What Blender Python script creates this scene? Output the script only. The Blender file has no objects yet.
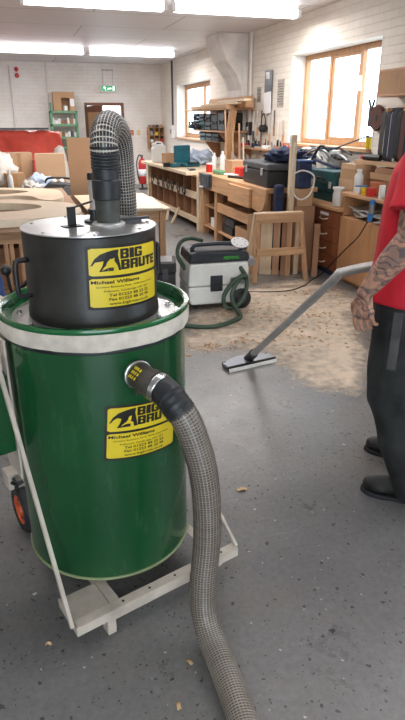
import bpy, bmesh, math, random
from math import sin, cos, pi, radians, sqrt, atan2, atan, tan
from mathutils import Vector, Matrix, noise
random.seed(7)
SC = bpy.context.scene
COL = SC.collection
V = Vector

# ------------------------------------------------------------------ materials
def lin(c):
    c = c / 255.0
    return c / 12.92 if c <= 0.04045 else ((c + 0.055) / 1.055) ** 2.4
def rgb(r, g, b): return (lin(r), lin(g), lin(b), 1)
MATS = {}
def mat(name, col, rough=0.6, metal=0.0, var=0.12, scale=6.0, bump=0.0, bscale=40.0, wood=None, emit=None, spec=0.5, trans=0.0, stretch=(1, 1, 1), alpha=1.0, coat=0.0):
    if name in MATS: return MATS[name]
    m = bpy.data.materials.new(name); m.use_nodes = True
    nt = m.node_tree; N = nt.nodes; L = nt.links
    p = N['Principled BSDF']
    c = rgb(*col)
    p.inputs['Base Color'].default_value = c
    p.inputs['Roughness'].default_value = rough
    p.inputs['Metallic'].default_value = metal
    p.inputs['Specular IOR Level'].default_value = spec
    p.inputs['Transmission Weight'].default_value = trans
    p.inputs['Alpha'].default_value = alpha
    p.inputs['Coat Weight'].default_value = coat
    if emit:
        p.inputs['Emission Color'].default_value = c
        p.inputs['Emission Strength'].default_value = emit
    tc = N.new('ShaderNodeTexCoord'); mp = N.new('ShaderNodeMapping')
    mp.inputs['Scale'].default_value = stretch
    L.new(tc.outputs['Object'], mp.inputs['Vector'])
    if var > 0 or wood:
        no = N.new('ShaderNodeTexNoise'); no.inputs['Scale'].default_value = scale
        no.inputs['Detail'].default_value = 5; no.inputs['Roughness'].default_value = 0.6
        L.new(mp.outputs['Vector'], no.inputs['Vector'])
        src = no.outputs['Fac']
        if wood:      # wood = grain axis; streaks run along it
            mp.inputs['Scale'].default_value = tuple(1.0 if a == wood else 14.0 for a in 'xyz')
            no.inputs['Scale'].default_value = scale * 0.5; no.inputs['Distortion'].default_value = 0.6
        r = N.new('ShaderNodeValToRGB'); L.new(src, r.inputs['Fac'])
        d = var
        r.color_ramp.elements[0].position = 0.3; r.color_ramp.elements[1].position = 0.7
        r.color_ramp.elements[0].color = tuple(max(0, x * (1 - d * 2)) for x in c[:3]) + (1,)
        r.color_ramp.elements[1].color = tuple(min(1, x * (1 + d)) for x in c[:3]) + (1,)
        L.new(r.outputs['Color'], p.inputs['Base Color'])
    if bump > 0:
        nb = N.new('ShaderNodeTexNoise'); nb.inputs['Scale'].default_value = bscale; nb.inputs['Detail'].default_value = 4
        L.new(mp.outputs['Vector'], nb.inputs['Vector'])
        b = N.new('ShaderNodeBump'); b.inputs['Strength'].default_value = bump; b.inputs['Distance'].default_value = 0.01
        L.new(nb.outputs['Fac'], b.inputs['Height']); L.new(b.outputs['Normal'], p.inputs['Normal'])
    MATS[name] = m
    return m

# ------------------------------------------------------------------ object helpers
def link(name, bm, m, parent=None, loc=(0, 0, 0), rz=0, smooth=None, bevel=0.0, segs=2):
    me = bpy.data.meshes.new(name)
    bmesh.ops.recalc_face_normals(bm, faces=bm.faces[:])
    if smooth is not None:
        if smooth is True:
            for f in bm.faces: f.smooth = True
        else:
            ang = radians(smooth)
            for f in bm.faces: f.smooth = True
            for e in bm.edges:
                if len(e.link_faces) == 2 and e.calc_face_angle(0) > ang: e.smooth = False
    bm.to_mesh(me); bm.free()
    o = bpy.data.objects.new(name, me); COL.objects.link(o)
    if m is not None:
        for x in (m if isinstance(m, (list, tuple)) else [m]): me.materials.append(x)
    o.location = loc; o.rotation_euler = (0, 0, rz)
    if parent: o.parent = parent
    if bevel > 0:
        md = o.modifiers.new('bevel', 'BEVEL'); md.width = bevel; md.segments = segs; md.limit_method = 'ANGLE'; md.angle_limit = radians(40)
    return o
def thing(name, label, cat, loc=(0, 0, 0), rz=0, group=None):
    o = bpy.data.objects.new(name, None); COL.objects.link(o)
    o.empty_display_size = 0.1
    o.location = loc; o.rotation_euler = (0, 0, rz) if not isinstance(rz, tuple) else rz
    o['label'] = label; o['category'] = cat
    if group: o['group'] = group
    return o
def tag(o, label, cat, group=None, kind=None):
    o['label'] = label; o['category'] = cat
    if group: o['group'] = group
    if kind: o['kind'] = kind
    return o
def struct(name, bm, m, label, cat='structure', **k):
    o = link(name, bm, m, **k); o['kind'] = 'structure'; o['label'] = label; o['category'] = cat
    return o
def dup(root, loc, rz, label=None, group=None, scale=None):
    r = root.copy(); COL.objects.link(r); r.location = loc; r.rotation_euler = (0, 0, rz)
    if label: r['label'] = label
    if group: r['group'] = group
    if scale: r.scale = scale
    for ch in list(root.children):
        c = ch.copy(); COL.objects.link(c); c.parent = r
        for g in list(ch.children):
            d = g.copy(); COL.objects.link(d); d.parent = c
    return r
def nb(): return bmesh.new()
def box(bm, x0, x1, y0, y1, z0, z1, M=None, mi=0):
    vs = [bm.verts.new(V(p) if M is None else M @ V(p)) for p in ((x0, y0, z0), (x1, y0, z0), (x1, y1, z0), (x0, y1, z0), (x0, y0, z1), (x1, y0, z1), (x1, y1, z1), (x0, y1, z1))]
    for f in ((3, 2, 1, 0), (4, 5, 6, 7), (0, 1, 5, 4), (1, 2, 6, 5), (2, 3, 7, 6), (3, 0, 4, 7)):
        bm.faces.new([vs[i] for i in f]).material_index = mi
    return bm
def frame_of(d):
    d = V(d).normalized()
    a = V((0, 0, 1)) if abs(d.z) < 0.95 else V((1, 0, 0))
    x = d.cross(a).normalized(); y = d.cross(x).normalized()
    return x, y, d
def bar(bm, a, b, w, h, up=(0, 0, 1)):          # rectangular bar from a to b
    a = V(a); b = V(b); d = (b - a).normalized(); u = V(up)
    if abs(d.dot(u)) > 0.98: u = V((1, 0, 0))
    s = d.cross(u).normalized(); t = s.cross(d).normalized()
    M = Matrix(((s.x, d.x, t.x, a.x), (s.y, d.y, t.y, a.y), (s.z, d.z, t.z, a.z), (0, 0, 0, 1)))
    return box(bm, -w / 2, w / 2, 0, (b - a).length, -h / 2, h / 2, M)
def cyl(bm, a, b, r, r2=None, n=20, cap=True):
    a = V(a); b = V(b); r2 = r if r2 is None else r2
    x, y, d = frame_of(b - a)
    A = [bm.verts.new(a + (x * cos(t) + y * sin(t)) * r) for t in [2 * pi * i / n for i in range(n)]]
    B = [bm.verts.new(b + (x * cos(t) + y * sin(t)) * r2) for t in [2 * pi * i / n for i in range(n)]]
    for i in range(n): bm.faces.new((A[i], A[(i + 1) % n], B[(i + 1) % n], B[i]))
    if cap: bm.faces.new(A[::-1]); bm.faces.new(B)
    return bm
def lathe(bm, prof, n=32, c=(0, 0, 0), M=None):  # prof: (r, z) list, spun round z
    rings = []
    for r, z in prof:
        if r < 1e-6:
            p = V((c[0], c[1], c[2] + z)); rings.append([bm.verts.new(M @ p if M else p)])
        else:
            rg = []
            for i in range(n):
                p = V((c[0] + r * cos(2 * pi * i / n), c[1] + r * sin(2 * pi * i / n), c[2] + z))
                rg.append(bm.verts.new(M @ p if M else p))
            rings.append(rg)
    for A, B in zip(rings, rings[1:]):
        if len(A) == 1 and len(B) == 1: continue
        for i in range(n):
            j = (i + 1) % n
            if len(A) == 1: bm.faces.new((A[0], B[i], B[j]))
            elif len(B) == 1: bm.faces.new((A[i], A[j], B[0]))
            else: bm.faces.new((A[i], A[j], B[j], B[i]))
    return bm
def smoothpath(pts, step=0.02, closed=False):    # Catmull-Rom through the points
    P = [V(p) for p in pts]; out = []
    n = len(P)
    rng = range(n if closed else n - 1)
    for i in rng:
        p1 = P[i]; p2 = P[(i + 1) % n]
        p0 = P[i - 1] if (i > 0 or closed) else p1 * 2 - p2
        p3 = P[(i + 2) % n] if (i + 2 < n or closed) else p2 * 2 - p1
        k = max(2, int((p2 - p1).length / step))
        for j in range(k):
            t = j / k
            out.append(0.5 * ((2 * p1) + (p2 - p0) * t + (2 * p0 - 5 * p1 + 4 * p2 - p3) * t * t + (3 * p1 - p0 - 3 * p2 + p3) * t ** 3))
    if not closed: out.append(P[-1])
    return out
def tube(bm, pts, r, n=10, closed=False, rf=None, uv=False, cap=True):
    P = [V(p) for p in pts]; K = len(P)
    tg = []
    for i in range(K):
        a = P[i - 1] if (i > 0 or closed) else P[i]; b = P[(i + 1) % K] if (i < K - 1 or closed) else P[i]
        t = (b - a); tg.append(t.normalized() if t.length > 1e-9 else V((0, 0, 1)))
    x, y, _ = frame_of(tg[0]); rings = []; S = 0; ss = []
    for i in range(K):
        t = tg[i]
        x = (x - t * x.dot(t)).normalized(); y = t.cross(x).normalized()
        if i: S += (P[i] - P[i - 1]).length
        ss.append(S)
        ri = rf(S, i) if rf else r
        rings.append([bm.verts.new(P[i] + (x * cos(2 * pi * k / n) + y * sin(2 * pi * k / n)) * ri) for k in range(n)])
    ul = bm.loops.layers.uv.verify() if uv else None
    for i in range(K if closed else K - 1):
        A = rings[i]; B = rings[(i + 1) % K]
        for k in range(n):
            f = bm.faces.new((A[k], A[(k + 1) % n], B[(k + 1) % n], B[k]))
            if uv:
                s1 = ss[(i + 1) % K]
                for lp, (a, b) in zip(f.loops, ((ss[i], k), (ss[i], k + 1), (s1, k + 1), (s1, k))): lp[ul].uv = (a, b / n)
    if cap and not closed:
        bm.faces.new(rings[0][::-1]); bm.faces.new(rings[-1])
    return bm
def prism(bm, poly, z0, z1, M=None):             # polygon in xy pushed from z0 to z1
    T = (lambda p: M @ V(p)) if M else V
    A = [bm.verts.new(T((x, y, z0))) for x, y in poly]; B = [bm.verts.new(T((x, y, z1))) for x, y in poly]
    bm.faces.new(A[::-1]); bm.faces.new(B)
    for i in range(len(A)): bm.faces.new((A[i], A[(i + 1) % len(A)], B[(i + 1) % len(A)], B[i]))
    return bm
def sheet(bm, f, nu, nv, thick=0.0):             # parametric surface f(u,v)
    g = [[bm.verts.new(f(i / nu, j / nv)) for j in range(nv + 1)] for i in range(nu + 1)]
    for i in range(nu):
        for j in range(nv): bm.faces.new((g[i][j], g[i + 1][j], g[i + 1][j + 1], g[i][j + 1]))
    if thick:
        bmesh.ops.recalc_face_normals(bm, faces=bm.faces[:])
        bmesh.ops.solidify(bm, geom=bm.faces[:], thickness=thick)
    return bm
def lump(bm, c, rx, ry, rz, seed=0, amp=0.25, fr=2.0, sub=3, flat=None):
    t = bmesh.new(); bmesh.ops.create_icosphere(t, subdivisions=sub, radius=1)
    for v in t.verts:
        n_ = noise.noise(v.co * fr + V((seed * 3.1, seed, 0))) * amp
        q = v.co * (1 + n_)
        q = V((q.x * rx, q.y * ry, q.z * rz))
        if flat is not None: q.z = max(q.z, flat)
        v.co = q + V(c)
    me = bpy.data.meshes.new('tmp'); t.to_mesh(me); t.free(); bm.from_mesh(me); bpy.data.meshes.remove(me)
    return bm
_txt = {}
def text_mesh(bm, s, x, y, h, fit=None, bold=0.0, f=None, mi=0, align='LEFT', sub=0.0):
    """flat lettering; every vertex goes through f(x, y)"""
    cu = bpy.data.curves.new('t', 'FONT'); cu.body = s; cu.size = 1.0; cu.offset = bold; cu.align_x = align
    cu.resolution_u = 2
    o = bpy.data.objects.new('t', cu); COL.objects.link(o)
    bpy.context.view_layer.update()
    me = o.evaluated_get(bpy.context.evaluated_depsgraph_get()).to_mesh()
    t = bmesh.new(); t.from_mesh(me)
    o.evaluated_get(bpy.context.evaluated_depsgraph_get()).to_mesh_clear()
    xs = [v.co.x for v in t.verts]; w = max(xs) - min(xs) if xs else 1; x0 = min(xs)
    capscale = h / 0.7
    kx = capscale if not fit else fit / w
    mv = {}
    for v in t.verts:
        px = x + (v.co.x - x0) * kx if align == 'LEFT' else x + v.co.x * kx
        mv[v] = bm.verts.new(f(px, y + v.co.y * capscale))
    for fc in t.faces:
        try: bm.faces.new([mv[v] for v in fc.verts]).material_index = mi
        except ValueError: pass
    t.free(); bpy.data.objects.remove(o); bpy.data.curves.remove(cu)
    return bm

# ------------------------------------------------------------------ palette
WOOD = mat('pine', (196, 154, 114), 0.55, var=0.16, wood='x', scale=4)
WOODY = mat('pine_y', (194, 150, 110), 0.55, var=0.16, wood='y', scale=4)
WOODZ = mat('pine_z', (192, 148, 108), 0.55, var=0.16, wood='z', scale=4)
PALE = mat('pale_timber', (226, 203, 172), 0.55, var=0.1, wood='y', scale=4)
PALEZ = mat('pale_timber_z', (222, 198, 165), 0.55, var=0.1, wood='z', scale=4)
PLY = mat('birch_ply', (220, 196, 166), 0.5, var=0.08, wood='x', scale=3)
PLYEDGE = mat('birch_edge', (236, 222, 198), 0.5, var=0.06)
BEECH = mat('beech_laminate', (190, 140, 98), 0.45, var=0.08, wood='z', scale=3)
BEECHT = mat('beech_top', (200, 154, 110), 0.45, var=0.08, wood='y', scale=3)
REDWOOD = mat('red_brown_veneer', (142, 82, 52), 0.4, var=0.14, wood='z', scale=3)
OAK = mat('window_oak', (192, 148, 108), 0.5, var=0.14, wood='z', scale=4)
DOORWOOD = mat('dark_door_wood', (120, 76, 52), 0.5, var=0.14, wood='z', scale=4)
CARD = mat('cardboard', (184, 146, 110), 0.8, var=0.07, scale=3)
CARD2 = mat('pale_cardboard', (196, 160, 126), 0.8, var=0.05, scale=2)
CARD3 = mat('dark_cardboard', (160, 118, 88), 0.8, var=0.07, scale=3)
MDF = mat('hardboard', (190, 152, 118), 0.7, var=0.05, scale=2)
BLACK = mat('black_plastic', (30, 31, 33), 0.45, var=0.2, scale=20)
BLACKS = mat('black_soft', (38, 38, 42), 0.8, var=0.2, scale=20)
RUBBER = mat('black_rubber', (34, 36, 40), 0.5, var=0.3, scale=25, bump=0.1)
TEMPL = mat('assembly_top', (150, 114, 84), 0.6, var=0.08, scale=3)
DGREY = mat('dark_grey_plastic', (70, 72, 76), 0.5, var=0.1)
GREY = mat('grey_metal', (150, 150, 152), 0.35, 0.7, var=0.1)
STEEL = mat('bright_steel', (205, 205, 205), 0.22, 1.0, var=0.05)
STEELD = mat('dull_steel', (196, 194, 190), 0.4, 0.45, var=0.12)
WHITE = mat('white_plastic', (232, 232, 230), 0.45, var=0.03)
WHITEP = mat('white_paint', (225, 222, 216), 0.5, var=0.04)
PAPER = mat('paper', (236, 236, 238), 0.8, var=0.03)
PAPERG = mat('printed_paper', (186, 178, 168), 0.8, var=0.25, scale=60)
MAKITA = mat('teal_plastic', (28, 98, 112), 0.45, var=0.15, scale=10)
TEALD = mat('dark_teal', (30, 84, 88), 0.45, var=0.15, scale=10)
BLUE = mat('blue_plastic', (48, 78, 132), 0.45, var=0.1)
BLUEB = mat('bright_blue', (52, 120, 190), 0.4, var=0.1)
NAVY = mat('navy_fabric', (34, 46, 78), 0.85, var=0.25, scale=15, bump=0.4)
RED = mat('red_plastic', (196, 40, 36), 0.4, var=0.1)
REDD = mat('extinguisher_red', (190, 50, 48), 0.35, var=0.1)
GREENR = mat('green_steel', (96, 146, 112), 0.5, var=0.1)
YELLOW = mat('yellow_print', (224, 198, 40), 0.4, var=0.04)
BLACKP = mat('black_print', (24, 22, 18), 0.5, var=0.05)
ORANGE = mat('orange_hub', (206, 92, 50), 0.5, var=0.15)
CLOTH = mat('pale_cloth', (214, 208, 200), 0.9, var=0.08, bump=0.3, bscale=20)
BLUECL = mat('pale_blue_cloth', (190, 204, 222), 0.9, var=0.06)
CLEAR = mat('milky_plastic', (226, 226, 222), 0.3, var=0.03)
DARKBR = mat('sanding_belt_brown', (92, 56, 48), 0.85, var=0.15, scale=60)
DARKBL = mat('sanding_belt_blue', (46, 54, 70), 0.85, var=0.2, scale=60)
DARKGR = mat('sanding_belt_grey', (72, 70, 68), 0.85, var=0.2, scale=60)
GREENH = mat('green_hose', (62, 84, 68), 0.5, var=0.12)
ORB = mat('ocean_ochre', (206, 170, 90), 0.6, var=0.2)
EXPO = 0.0; SKY = 7.0; LAMP = 66.0; LAMP_N = 9.0; TUBE_E = 8.0
# ------------------------------------------------------------------ camera, world
H = 1.55; F = 580.0
cam = bpy.data.cameras.new('camera'); camo = bpy.data.objects.new('camera', cam); COL.objects.link(camo)
pitch = atan(240 / F); yaw = atan(197 / (F / cos(pitch)))
camo.location = (0, 0, H); camo.rotation_euler = (pi / 2 - pitch, 0, -yaw)
cam.sensor_fit = 'VERTICAL'; cam.sensor_height = 24; cam.lens = 24 * F / 720; cam.clip_start = 0.05; cam.clip_end = 200
SC.camera = camo
SC.view_settings.view_transform = 'Standard'; SC.view_settings.look = 'None'; SC.view_settings.gamma = 1
SC.view_settings.use_curve_mapping = False; SC.view_settings.exposure = EXPO
w = bpy.data.worlds.new('world'); SC.world = w; w.use_nodes = True
bg = w.node_tree.nodes['Background']; bg.inputs['Color'].default_value = (0.80, 0.91, 1.0, 1); bg.inputs['Strength'].default_value = SKY

# ------------------------------------------------------------------ room
XR, XL, YB, YF, ZC = 3.78, -4.2, 15.5, -3.6, 2.8
WT = 0.3
def brick_mat(name, ax, col):
    m = bpy.data.materials.new(name); m.use_nodes = True; nt = m.node_tree; N = nt.nodes; L = nt.links; p = N['Principled BSDF']
    tc = N.new('ShaderNodeTexCoord'); sp = N.new('ShaderNodeSeparateXYZ'); cb = N.new('ShaderNodeCombineXYZ')
    L.new(tc.outputs['Object'], sp.inputs[0]); L.new(sp.outputs[ax], cb.inputs[0]); L.new(sp.outputs['Z'], cb.inputs[1])
    br = N.new('ShaderNodeTexBrick'); L.new(cb.outputs[0], br.inputs['Vector'])
    br.inputs['Scale'].default_value = 1.0; br.inputs['Brick Width'].default_value = 0.235; br.inputs['Row Height'].default_value = 0.08
    br.inputs['Mortar Size'].default_value = 0.006; br.inputs['Mortar Smooth'].default_value = 0.6
    c = rgb(*col)
    br.inputs['Color1'].default_value = c; br.inputs['Color2'].default_value = tuple(x * 0.965 for x in c[:3]) + (1,)
    br.inputs['Mortar'].default_value = tuple(x * 0.9 for x in c[:3]) + (1,)
    no = N.new('ShaderNodeTexNoise'); no.inputs['Scale'].default_value = 1.6; no.inputs['Detail'].default_value = 6; L.new(tc.outputs['Object'], no.inputs['Vector'])
    rp = N.new('ShaderNodeValToRGB'); rp.color_ramp.elements[0].position = 0.25; rp.color_ramp.elements[0].color = (0.86, 0.83, 0.79, 1); rp.color_ramp.elements[1].position = 0.6; rp.color_ramp.elements[1].color = (1, 1, 1, 1)
    L.new(no.outputs['Fac'], rp.inputs['Fac'])
    mx = N.new('ShaderNodeMix'); mx.data_type = 'RGBA'; mx.blend_type = 'MULTIPLY'; mx.inputs[0].default_value = 1
    L.new(br.outputs['Color'], mx.inputs[6]); L.new(rp.outputs['Color'], mx.inputs[7]); L.new(mx.outputs[2], p.inputs['Base Color'])
    n2 = N.new('ShaderNodeTexNoise'); n2.inputs['Scale'].default_value = 22; n2.inputs['Detail'].default_value = 4; L.new(tc.outputs['Object'], n2.inputs['Vector'])
    ad = N.new('ShaderNodeMath'); ad.operation = 'MULTIPLY_ADD'; ad.inputs[1].default_value = -1.0; L.new(br.outputs['Fac'], ad.inputs[0]); L.new(n2.outputs['Fac'], ad.inputs[2])
    b = N.new('ShaderNodeBump'); b.inputs['Strength'].default_value = 0.55; b.inputs['Distance'].default_value = 0.012
    L.new(ad.outputs[0], b.inputs['Height']); L.new(b.outputs['Normal'], p.inputs['Normal']); p.inputs['Roughness'].default_value = 0.65
    return m
BR_X = brick_mat('painted_brick_back', 'X', (238, 234, 229)); BR_Y = brick_mat('painted_brick_side', 'Y', (234, 227, 217))

# floor material: worn grey floor paint, chips and specks
def floor_mat():
    m = bpy.data.materials.new('floor_paint'); m.use_nodes = True; nt = m.node_tree; N = nt.nodes; L = nt.links; p = N['Principled BSDF']
    tc = N.new('ShaderNodeTexCoord'); O = tc.outputs['Object']
    def noi(s, d=5, r=0.6, vec=O):
        n = N.new('ShaderNodeTexNoise'); n.inputs['Scale'].default_value = s; n.inputs['Detail'].default_value = d; n.inputs['Roughness'].default_value = r; L.new(vec, n.inputs['Vector']); return n.outputs['Fac']
    def ramp(src, p0, p1, c0, c1):
        r = N.new('ShaderNodeValToRGB'); L.new(src, r.inputs['Fac']); e = r.color_ramp.elements
        e[0].position = p0; e[1].position = p1; e[0].color = c0; e[1].color = c1; return r.outputs['Color']
    def mix(a, b, fac, bt='MIX'):
        x = N.new('ShaderNodeMix'); x.data_type = 'RGBA'; x.blend_type = bt
        if isinstance(fac, (int, float)): x.inputs[0].default_value = fac
        else: L.new(fac, x.inputs[0])
        for i, s in ((6, a), (7, b)):
            if isinstance(s, tuple): x.inputs[i].default_value = s
            else: L.new(s, x.inputs[i])
        return x.outputs[2]
    base = ramp(noi(0.9, 6, 0.65), 0.3, 0.7, rgb(106, 104, 103), rgb(132, 130, 128))
    fine = ramp(noi(45, 4, 0.7), 0.3, 0.75, (0.78, 0.78, 0.78, 1), (1.12, 1.12, 1.12, 1))
    c = mix(base, fine, 1.0, 'MULTIPLY')
    dirt = ramp(noi(2.2, 6, 0.7), 0.52, 0.72, (0, 0, 0, 1), (1, 1, 1, 1))
    c = mix(c, rgb(128, 118, 108), mix((0, 0, 0, 1), dirt, 0.45))
    wn = N.new('ShaderNodeTexNoise'); wn.inputs['Scale'].default_value = 60; wn.inputs['Detail'].default_value = 2; L.new(O, wn.inputs['Vector'])
    wm = N.new('ShaderNodeVectorMath'); wm.operation = 'MULTIPLY_ADD'; L.new(wn.outputs['Color'], wm.inputs[0]); wm.inputs[1].default_value = (0.02, 0.02, 0.0); L.new(O, wm.inputs[2]); wob = wm.outputs[0]
    def specks(scale, thr, col, c, msk=None):
        v = N.new('ShaderNodeTexVoronoi'); v.inputs['Scale'].default_value = scale; L.new(wob, v.inputs['Vector'])
        sp = N.new('ShaderNodeSeparateColor'); L.new(v.outputs['Color'], sp.inputs[0])
        a = N.new('ShaderNodeMath'); a.operation = 'MULTIPLY'; L.new(sp.outputs[0], a.inputs[0]); a.inputs[1].default_value = thr
        l = N.new('ShaderNodeMath'); l.operation = 'LESS_THAN'; L.new(v.outputs['Distance'], l.inputs[0]); L.new(a.outputs[0], l.inputs[1])
        g = N.new('ShaderNodeMath'); g.operation = 'GREATER_THAN'; L.new(sp.outputs[1], g.inputs[0]); g.inputs[1].default_value = msk or 0.5
        k = N.new('ShaderNodeMath'); k.operation = 'MULTIPLY'; L.new(l.outputs[0], k.inputs[0]); L.new(g.outputs[0], k.inputs[1])
        return mix(c, col, k.outputs[0])
    c = specks(26, 0.21, rgb(66, 64, 63), c, 0.12)
    c = specks(60, 0.24, rgb(74, 71, 69), c, 0.3)
    c = specks(14, 0.13, rgb(205, 200, 192), c, 0.72)
    c = specks(40, 0.15, rgb(190, 184, 178), c, 0.72)
    # long thin scratches
    mp = N.new('ShaderNodeMapping'); mp.inputs['Rotation'].default_value = (0, 0, 1.1); mp.inputs['Scale'].default_value = (1.2, 22, 1); L.new(O, mp.inputs['Vector'])
    sc = ramp(noi(2.0, 6, 0.75, mp.outputs['Vector']), 0.62, 0.74, (0, 0, 0, 1), (1, 1, 1, 1))
    c = mix(c, rgb(168, 166, 166), mix((0, 0, 0, 1), sc, 0.35))
    L.new(c, p.inputs['Base Color'])
    rr = ramp(noi(3.0, 6, 0.75), 0.3, 0.75, (0.24, 0.24, 0.24, 1), (0.44, 0.44, 0.44, 1)); L.new(rr, p.inputs['Roughness'])
    p.inputs['Specular IOR Level'].default_value = 0.5
    b = N.new('ShaderNodeBump'); b.inputs['Strength'].default_value = 0.35; b.inputs['Distance'].default_value = 0.006
    n3 = noi(14, 6, 0.7); L.new(n3, b.inputs['Height']); L.new(b.outputs['Normal'], p.inputs['Normal'])
    return m
bm = nb(); box(bm, XL - WT, XR + WT, YF - WT, YB + WT, -0.12, 0)
struct('floor', bm, floor_mat(), 'worn grey painted concrete workshop floor with chips and scuffs', 'floor')

def ceil_mat():
    m = bpy.data.materials.new('ceiling_boards'); m.use_nodes = True; nt = m.node_tree; N = nt.nodes; L = nt.links; p = N['Principled BSDF']
    tc = N.new('ShaderNodeTexCoord')
    br = N.new('ShaderNodeTexBrick'); L.new(tc.outputs['Object'], br.inputs['Vector']); br.offset = 0.5
    br.inputs['Scale'].default_value = 1.0; br.inputs['Brick Width'].default_value = 2.4; br.inputs['Row Height'].default_value = 1.2; br.inputs['Mortar Size'].default_value = 0.012
    c = rgb(214, 212, 214)
    br.inputs['Color1'].default_value = c; br.inputs['Color2'].default_value = tuple(x * 0.95 for x in c[:3]) + (1,); br.inputs['Mortar'].default_value = rgb(160, 158, 160)
    L.new(br.outputs['Color'], p.inputs['Base Color']); p.inputs['Roughness'].default_value = 0.5
    return m
bm = nb(); box(bm, XL - WT, XR + WT, YF - WT, YB + WT, ZC, ZC + 0.12)
struct('ceiling', bm, ceil_mat(), 'white boarded workshop ceiling with thin seams', 'ceiling')

W1 = (11.55, 13.98, 1.15, 2.29); W2 = (5.87, 8.0, 1.22, 2.36); W3 = (-0.6, 1.6, 1.22, 2.33)   # y0 y1 z0 z1
bm = nb()
ys = [YF - WT, W3[0], W3[1], W2[0], W2[1], W1[0], W1[1], YB]
for i in range(7):
    op = {1: W3, 3: W2, 5: W1}.get(i)
    if op:
        box(bm, XR, XR + WT, ys[i], ys[i + 1], 0, op[2]); box(bm, XR, XR + WT, ys[i], ys[i + 1], op[3], ZC)
    else: box(bm, XR, XR + WT, ys[i], ys[i + 1], 0, ZC)
bmesh.ops.remove_doubles(bm, verts=bm.verts[:], dist=1e-4)
struct('wall_right', bm, BR_Y, 'white painted brick wall with the two wooden windows', 'wall')
D0, D1, DT = 1.86, 2.82, 1.94
bm = nb()
box(bm, XL - WT, D0, YB, YB + WT, 0, ZC); box(bm, D1, XR + WT, YB, YB + WT, 0, ZC); box(bm, D0, D1, YB, YB + WT, DT, ZC)
struct('wall_back', bm, BR_X, 'white painted brick end wall with the fire exit doorway', 'wall')
bm = nb(); box(bm, XL - WT, XL, YF, YB, 0, ZC); struct('wall_left', bm, BR_Y, 'white painted brick wall on the left side', 'wall')
bm = nb()                                       # behind the camera, with a wide unseen opening added to let daylight in
box(bm, XL - WT, -2.2, YF - WT, YF, 0, ZC); box(bm, 1.4, XR, YF - WT, YF, 0, ZC); box(bm, -2.2, 1.4, YF - WT, YF, 2.4, ZC)
struct('wall_front', bm, BR_X, 'white painted brick wall behind the camera', 'wall')

# window reveals are plastered white
def reveal(n, W):
    y0, y1, z0, z1 = W; bm = nb(); t = 0.012; x0, x1 = XR - 0.004, XR + 0.2
    box(bm, x0, x1, y1 - t, y1, z0, z1); box(bm, x0, x1, y0, y0 + t, z0, z1); box(bm, x0, x1, y0 + t, y1 - t, z1 - t, z1)
    struct('trim_%d' % n, bm, WHITEP, 'white plastered reveal around window %d' % n, 'trim')
    bm = nb(); box(bm, XR - 0.06, XR + 0.22, y0 + 0.01, y1 - 0.01, z0, z0 + 0.035)
    struct('trim_%d' % (n + 3), bm, WOODY, 'wooden inner sill of window %d' % n, 'trim', bevel=0.004)
    return z0 + 0.035
GL = bpy.data.materials.new('window_glass'); GL.use_nodes = True
nt = GL.node_tree; nt.nodes.clear(); o_ = nt.nodes.new('ShaderNodeOutputMaterial'); mx = nt.nodes.new('ShaderNodeMixShader'); tr = nt.nodes.new('ShaderNodeBsdfTransparent'); gl = nt.nodes.new('ShaderNodeBsdfGlossy')
gl.inputs['Roughness'].default_value = 0.02; tr.inputs['Color'].default_value = (0.95, 0.98, 1, 1); mx.inputs[0].default_value = 0.06
nt.links.new(tr.outputs[0], mx.inputs[1]); nt.links.new(gl.outputs[0], mx.inputs[2]); nt.links.new(mx.outputs[0], o_.inputs[0])
def window(n, W, mull, leaf, label):
    y0, y1, z0, z1 = W; zs = reveal(n, W); xa, xb = XR + 0.19, XR + 0.25; fw = 0.062
    y0 += 0.012; y1 -= 0.012; z1 -= 0.012
    t = thing('window_%d' % n, label, 'window', (XR + 0.2, (y0 + y1) / 2, zs)); t['kind'] = 'structure'
    o = V(t.location)
    def L(bm, x0, x1, a, b, c, d): return box(bm, x0 - o.x, x1 - o.x, a - o.y, b - o.y, c - o.z, d - o.z)
    bm = nb(); L(bm, xa, xb, y0, y0 + fw, zs, z1); L(bm, xa, xb, y1 - fw, y1, zs, z1); L(bm, xa, xb, y0 + fw, y1 - fw, z1 - fw, z1); L(bm, xa, xb, y0 + fw, y1 - fw, zs, zs + fw)
    for m_ in mull: L(bm, xa, xb, m_ - 0.028, m_ + 0.028, zs + fw, z1 - fw)
    link('window_frame', bm, OAK, t, bevel=0.006)
    edges = [y0 + fw] + sum(([m_ - 0.028, m_ + 0.028] for m_ in sorted(mull)), []) + [y1 - fw]
    for i in range(0, len(edges), 2):
        a, b = edges[i], edges[i + 1]
        bm = nb(); L(bm, xa + 0.035, xa + 0.041, a, b, zs + fw, z1 - fw); link('pane', bm, GL, t)
        if i // 2 in leaf:
            bm = nb(); s = 0.035; c, d = zs + fw, z1 - fw
            L(bm, xa + 0.012, xa + 0.034, a, a + s, c, d); L(bm, xa + 0.012, xa + 0.034, b - s, b, c, d); L(bm, xa + 0.012, xa + 0.034, a + s, b - s, c, c + s); L(bm, xa + 0.012, xa + 0.034, a + s, b - s, d - s, d)
            sh = link('sash', bm, OAK, t, bevel=0.004)
    return t, o
w2, wo = window(2, W2, [6.56, 7.28], [1], 'large wooden window nearest the hanging sanding belts')
bm = nb(); box(bm, -0.07, -0.02, 6.5 - wo.y, 6.53 - wo.y, 1.86 - wo.z, 2.02 - wo.z); box(bm, -0.10, -0.07, 6.505 - wo.y, 6.525 - wo.y, 1.84 - wo.z, 1.95 - wo.z)
link('window_handle', bm, WHITE, w2, bevel=0.005)
window(1, W1, [12.55], [0, 1], 'far wooden window beyond the wall shelf of tool cases')
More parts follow.
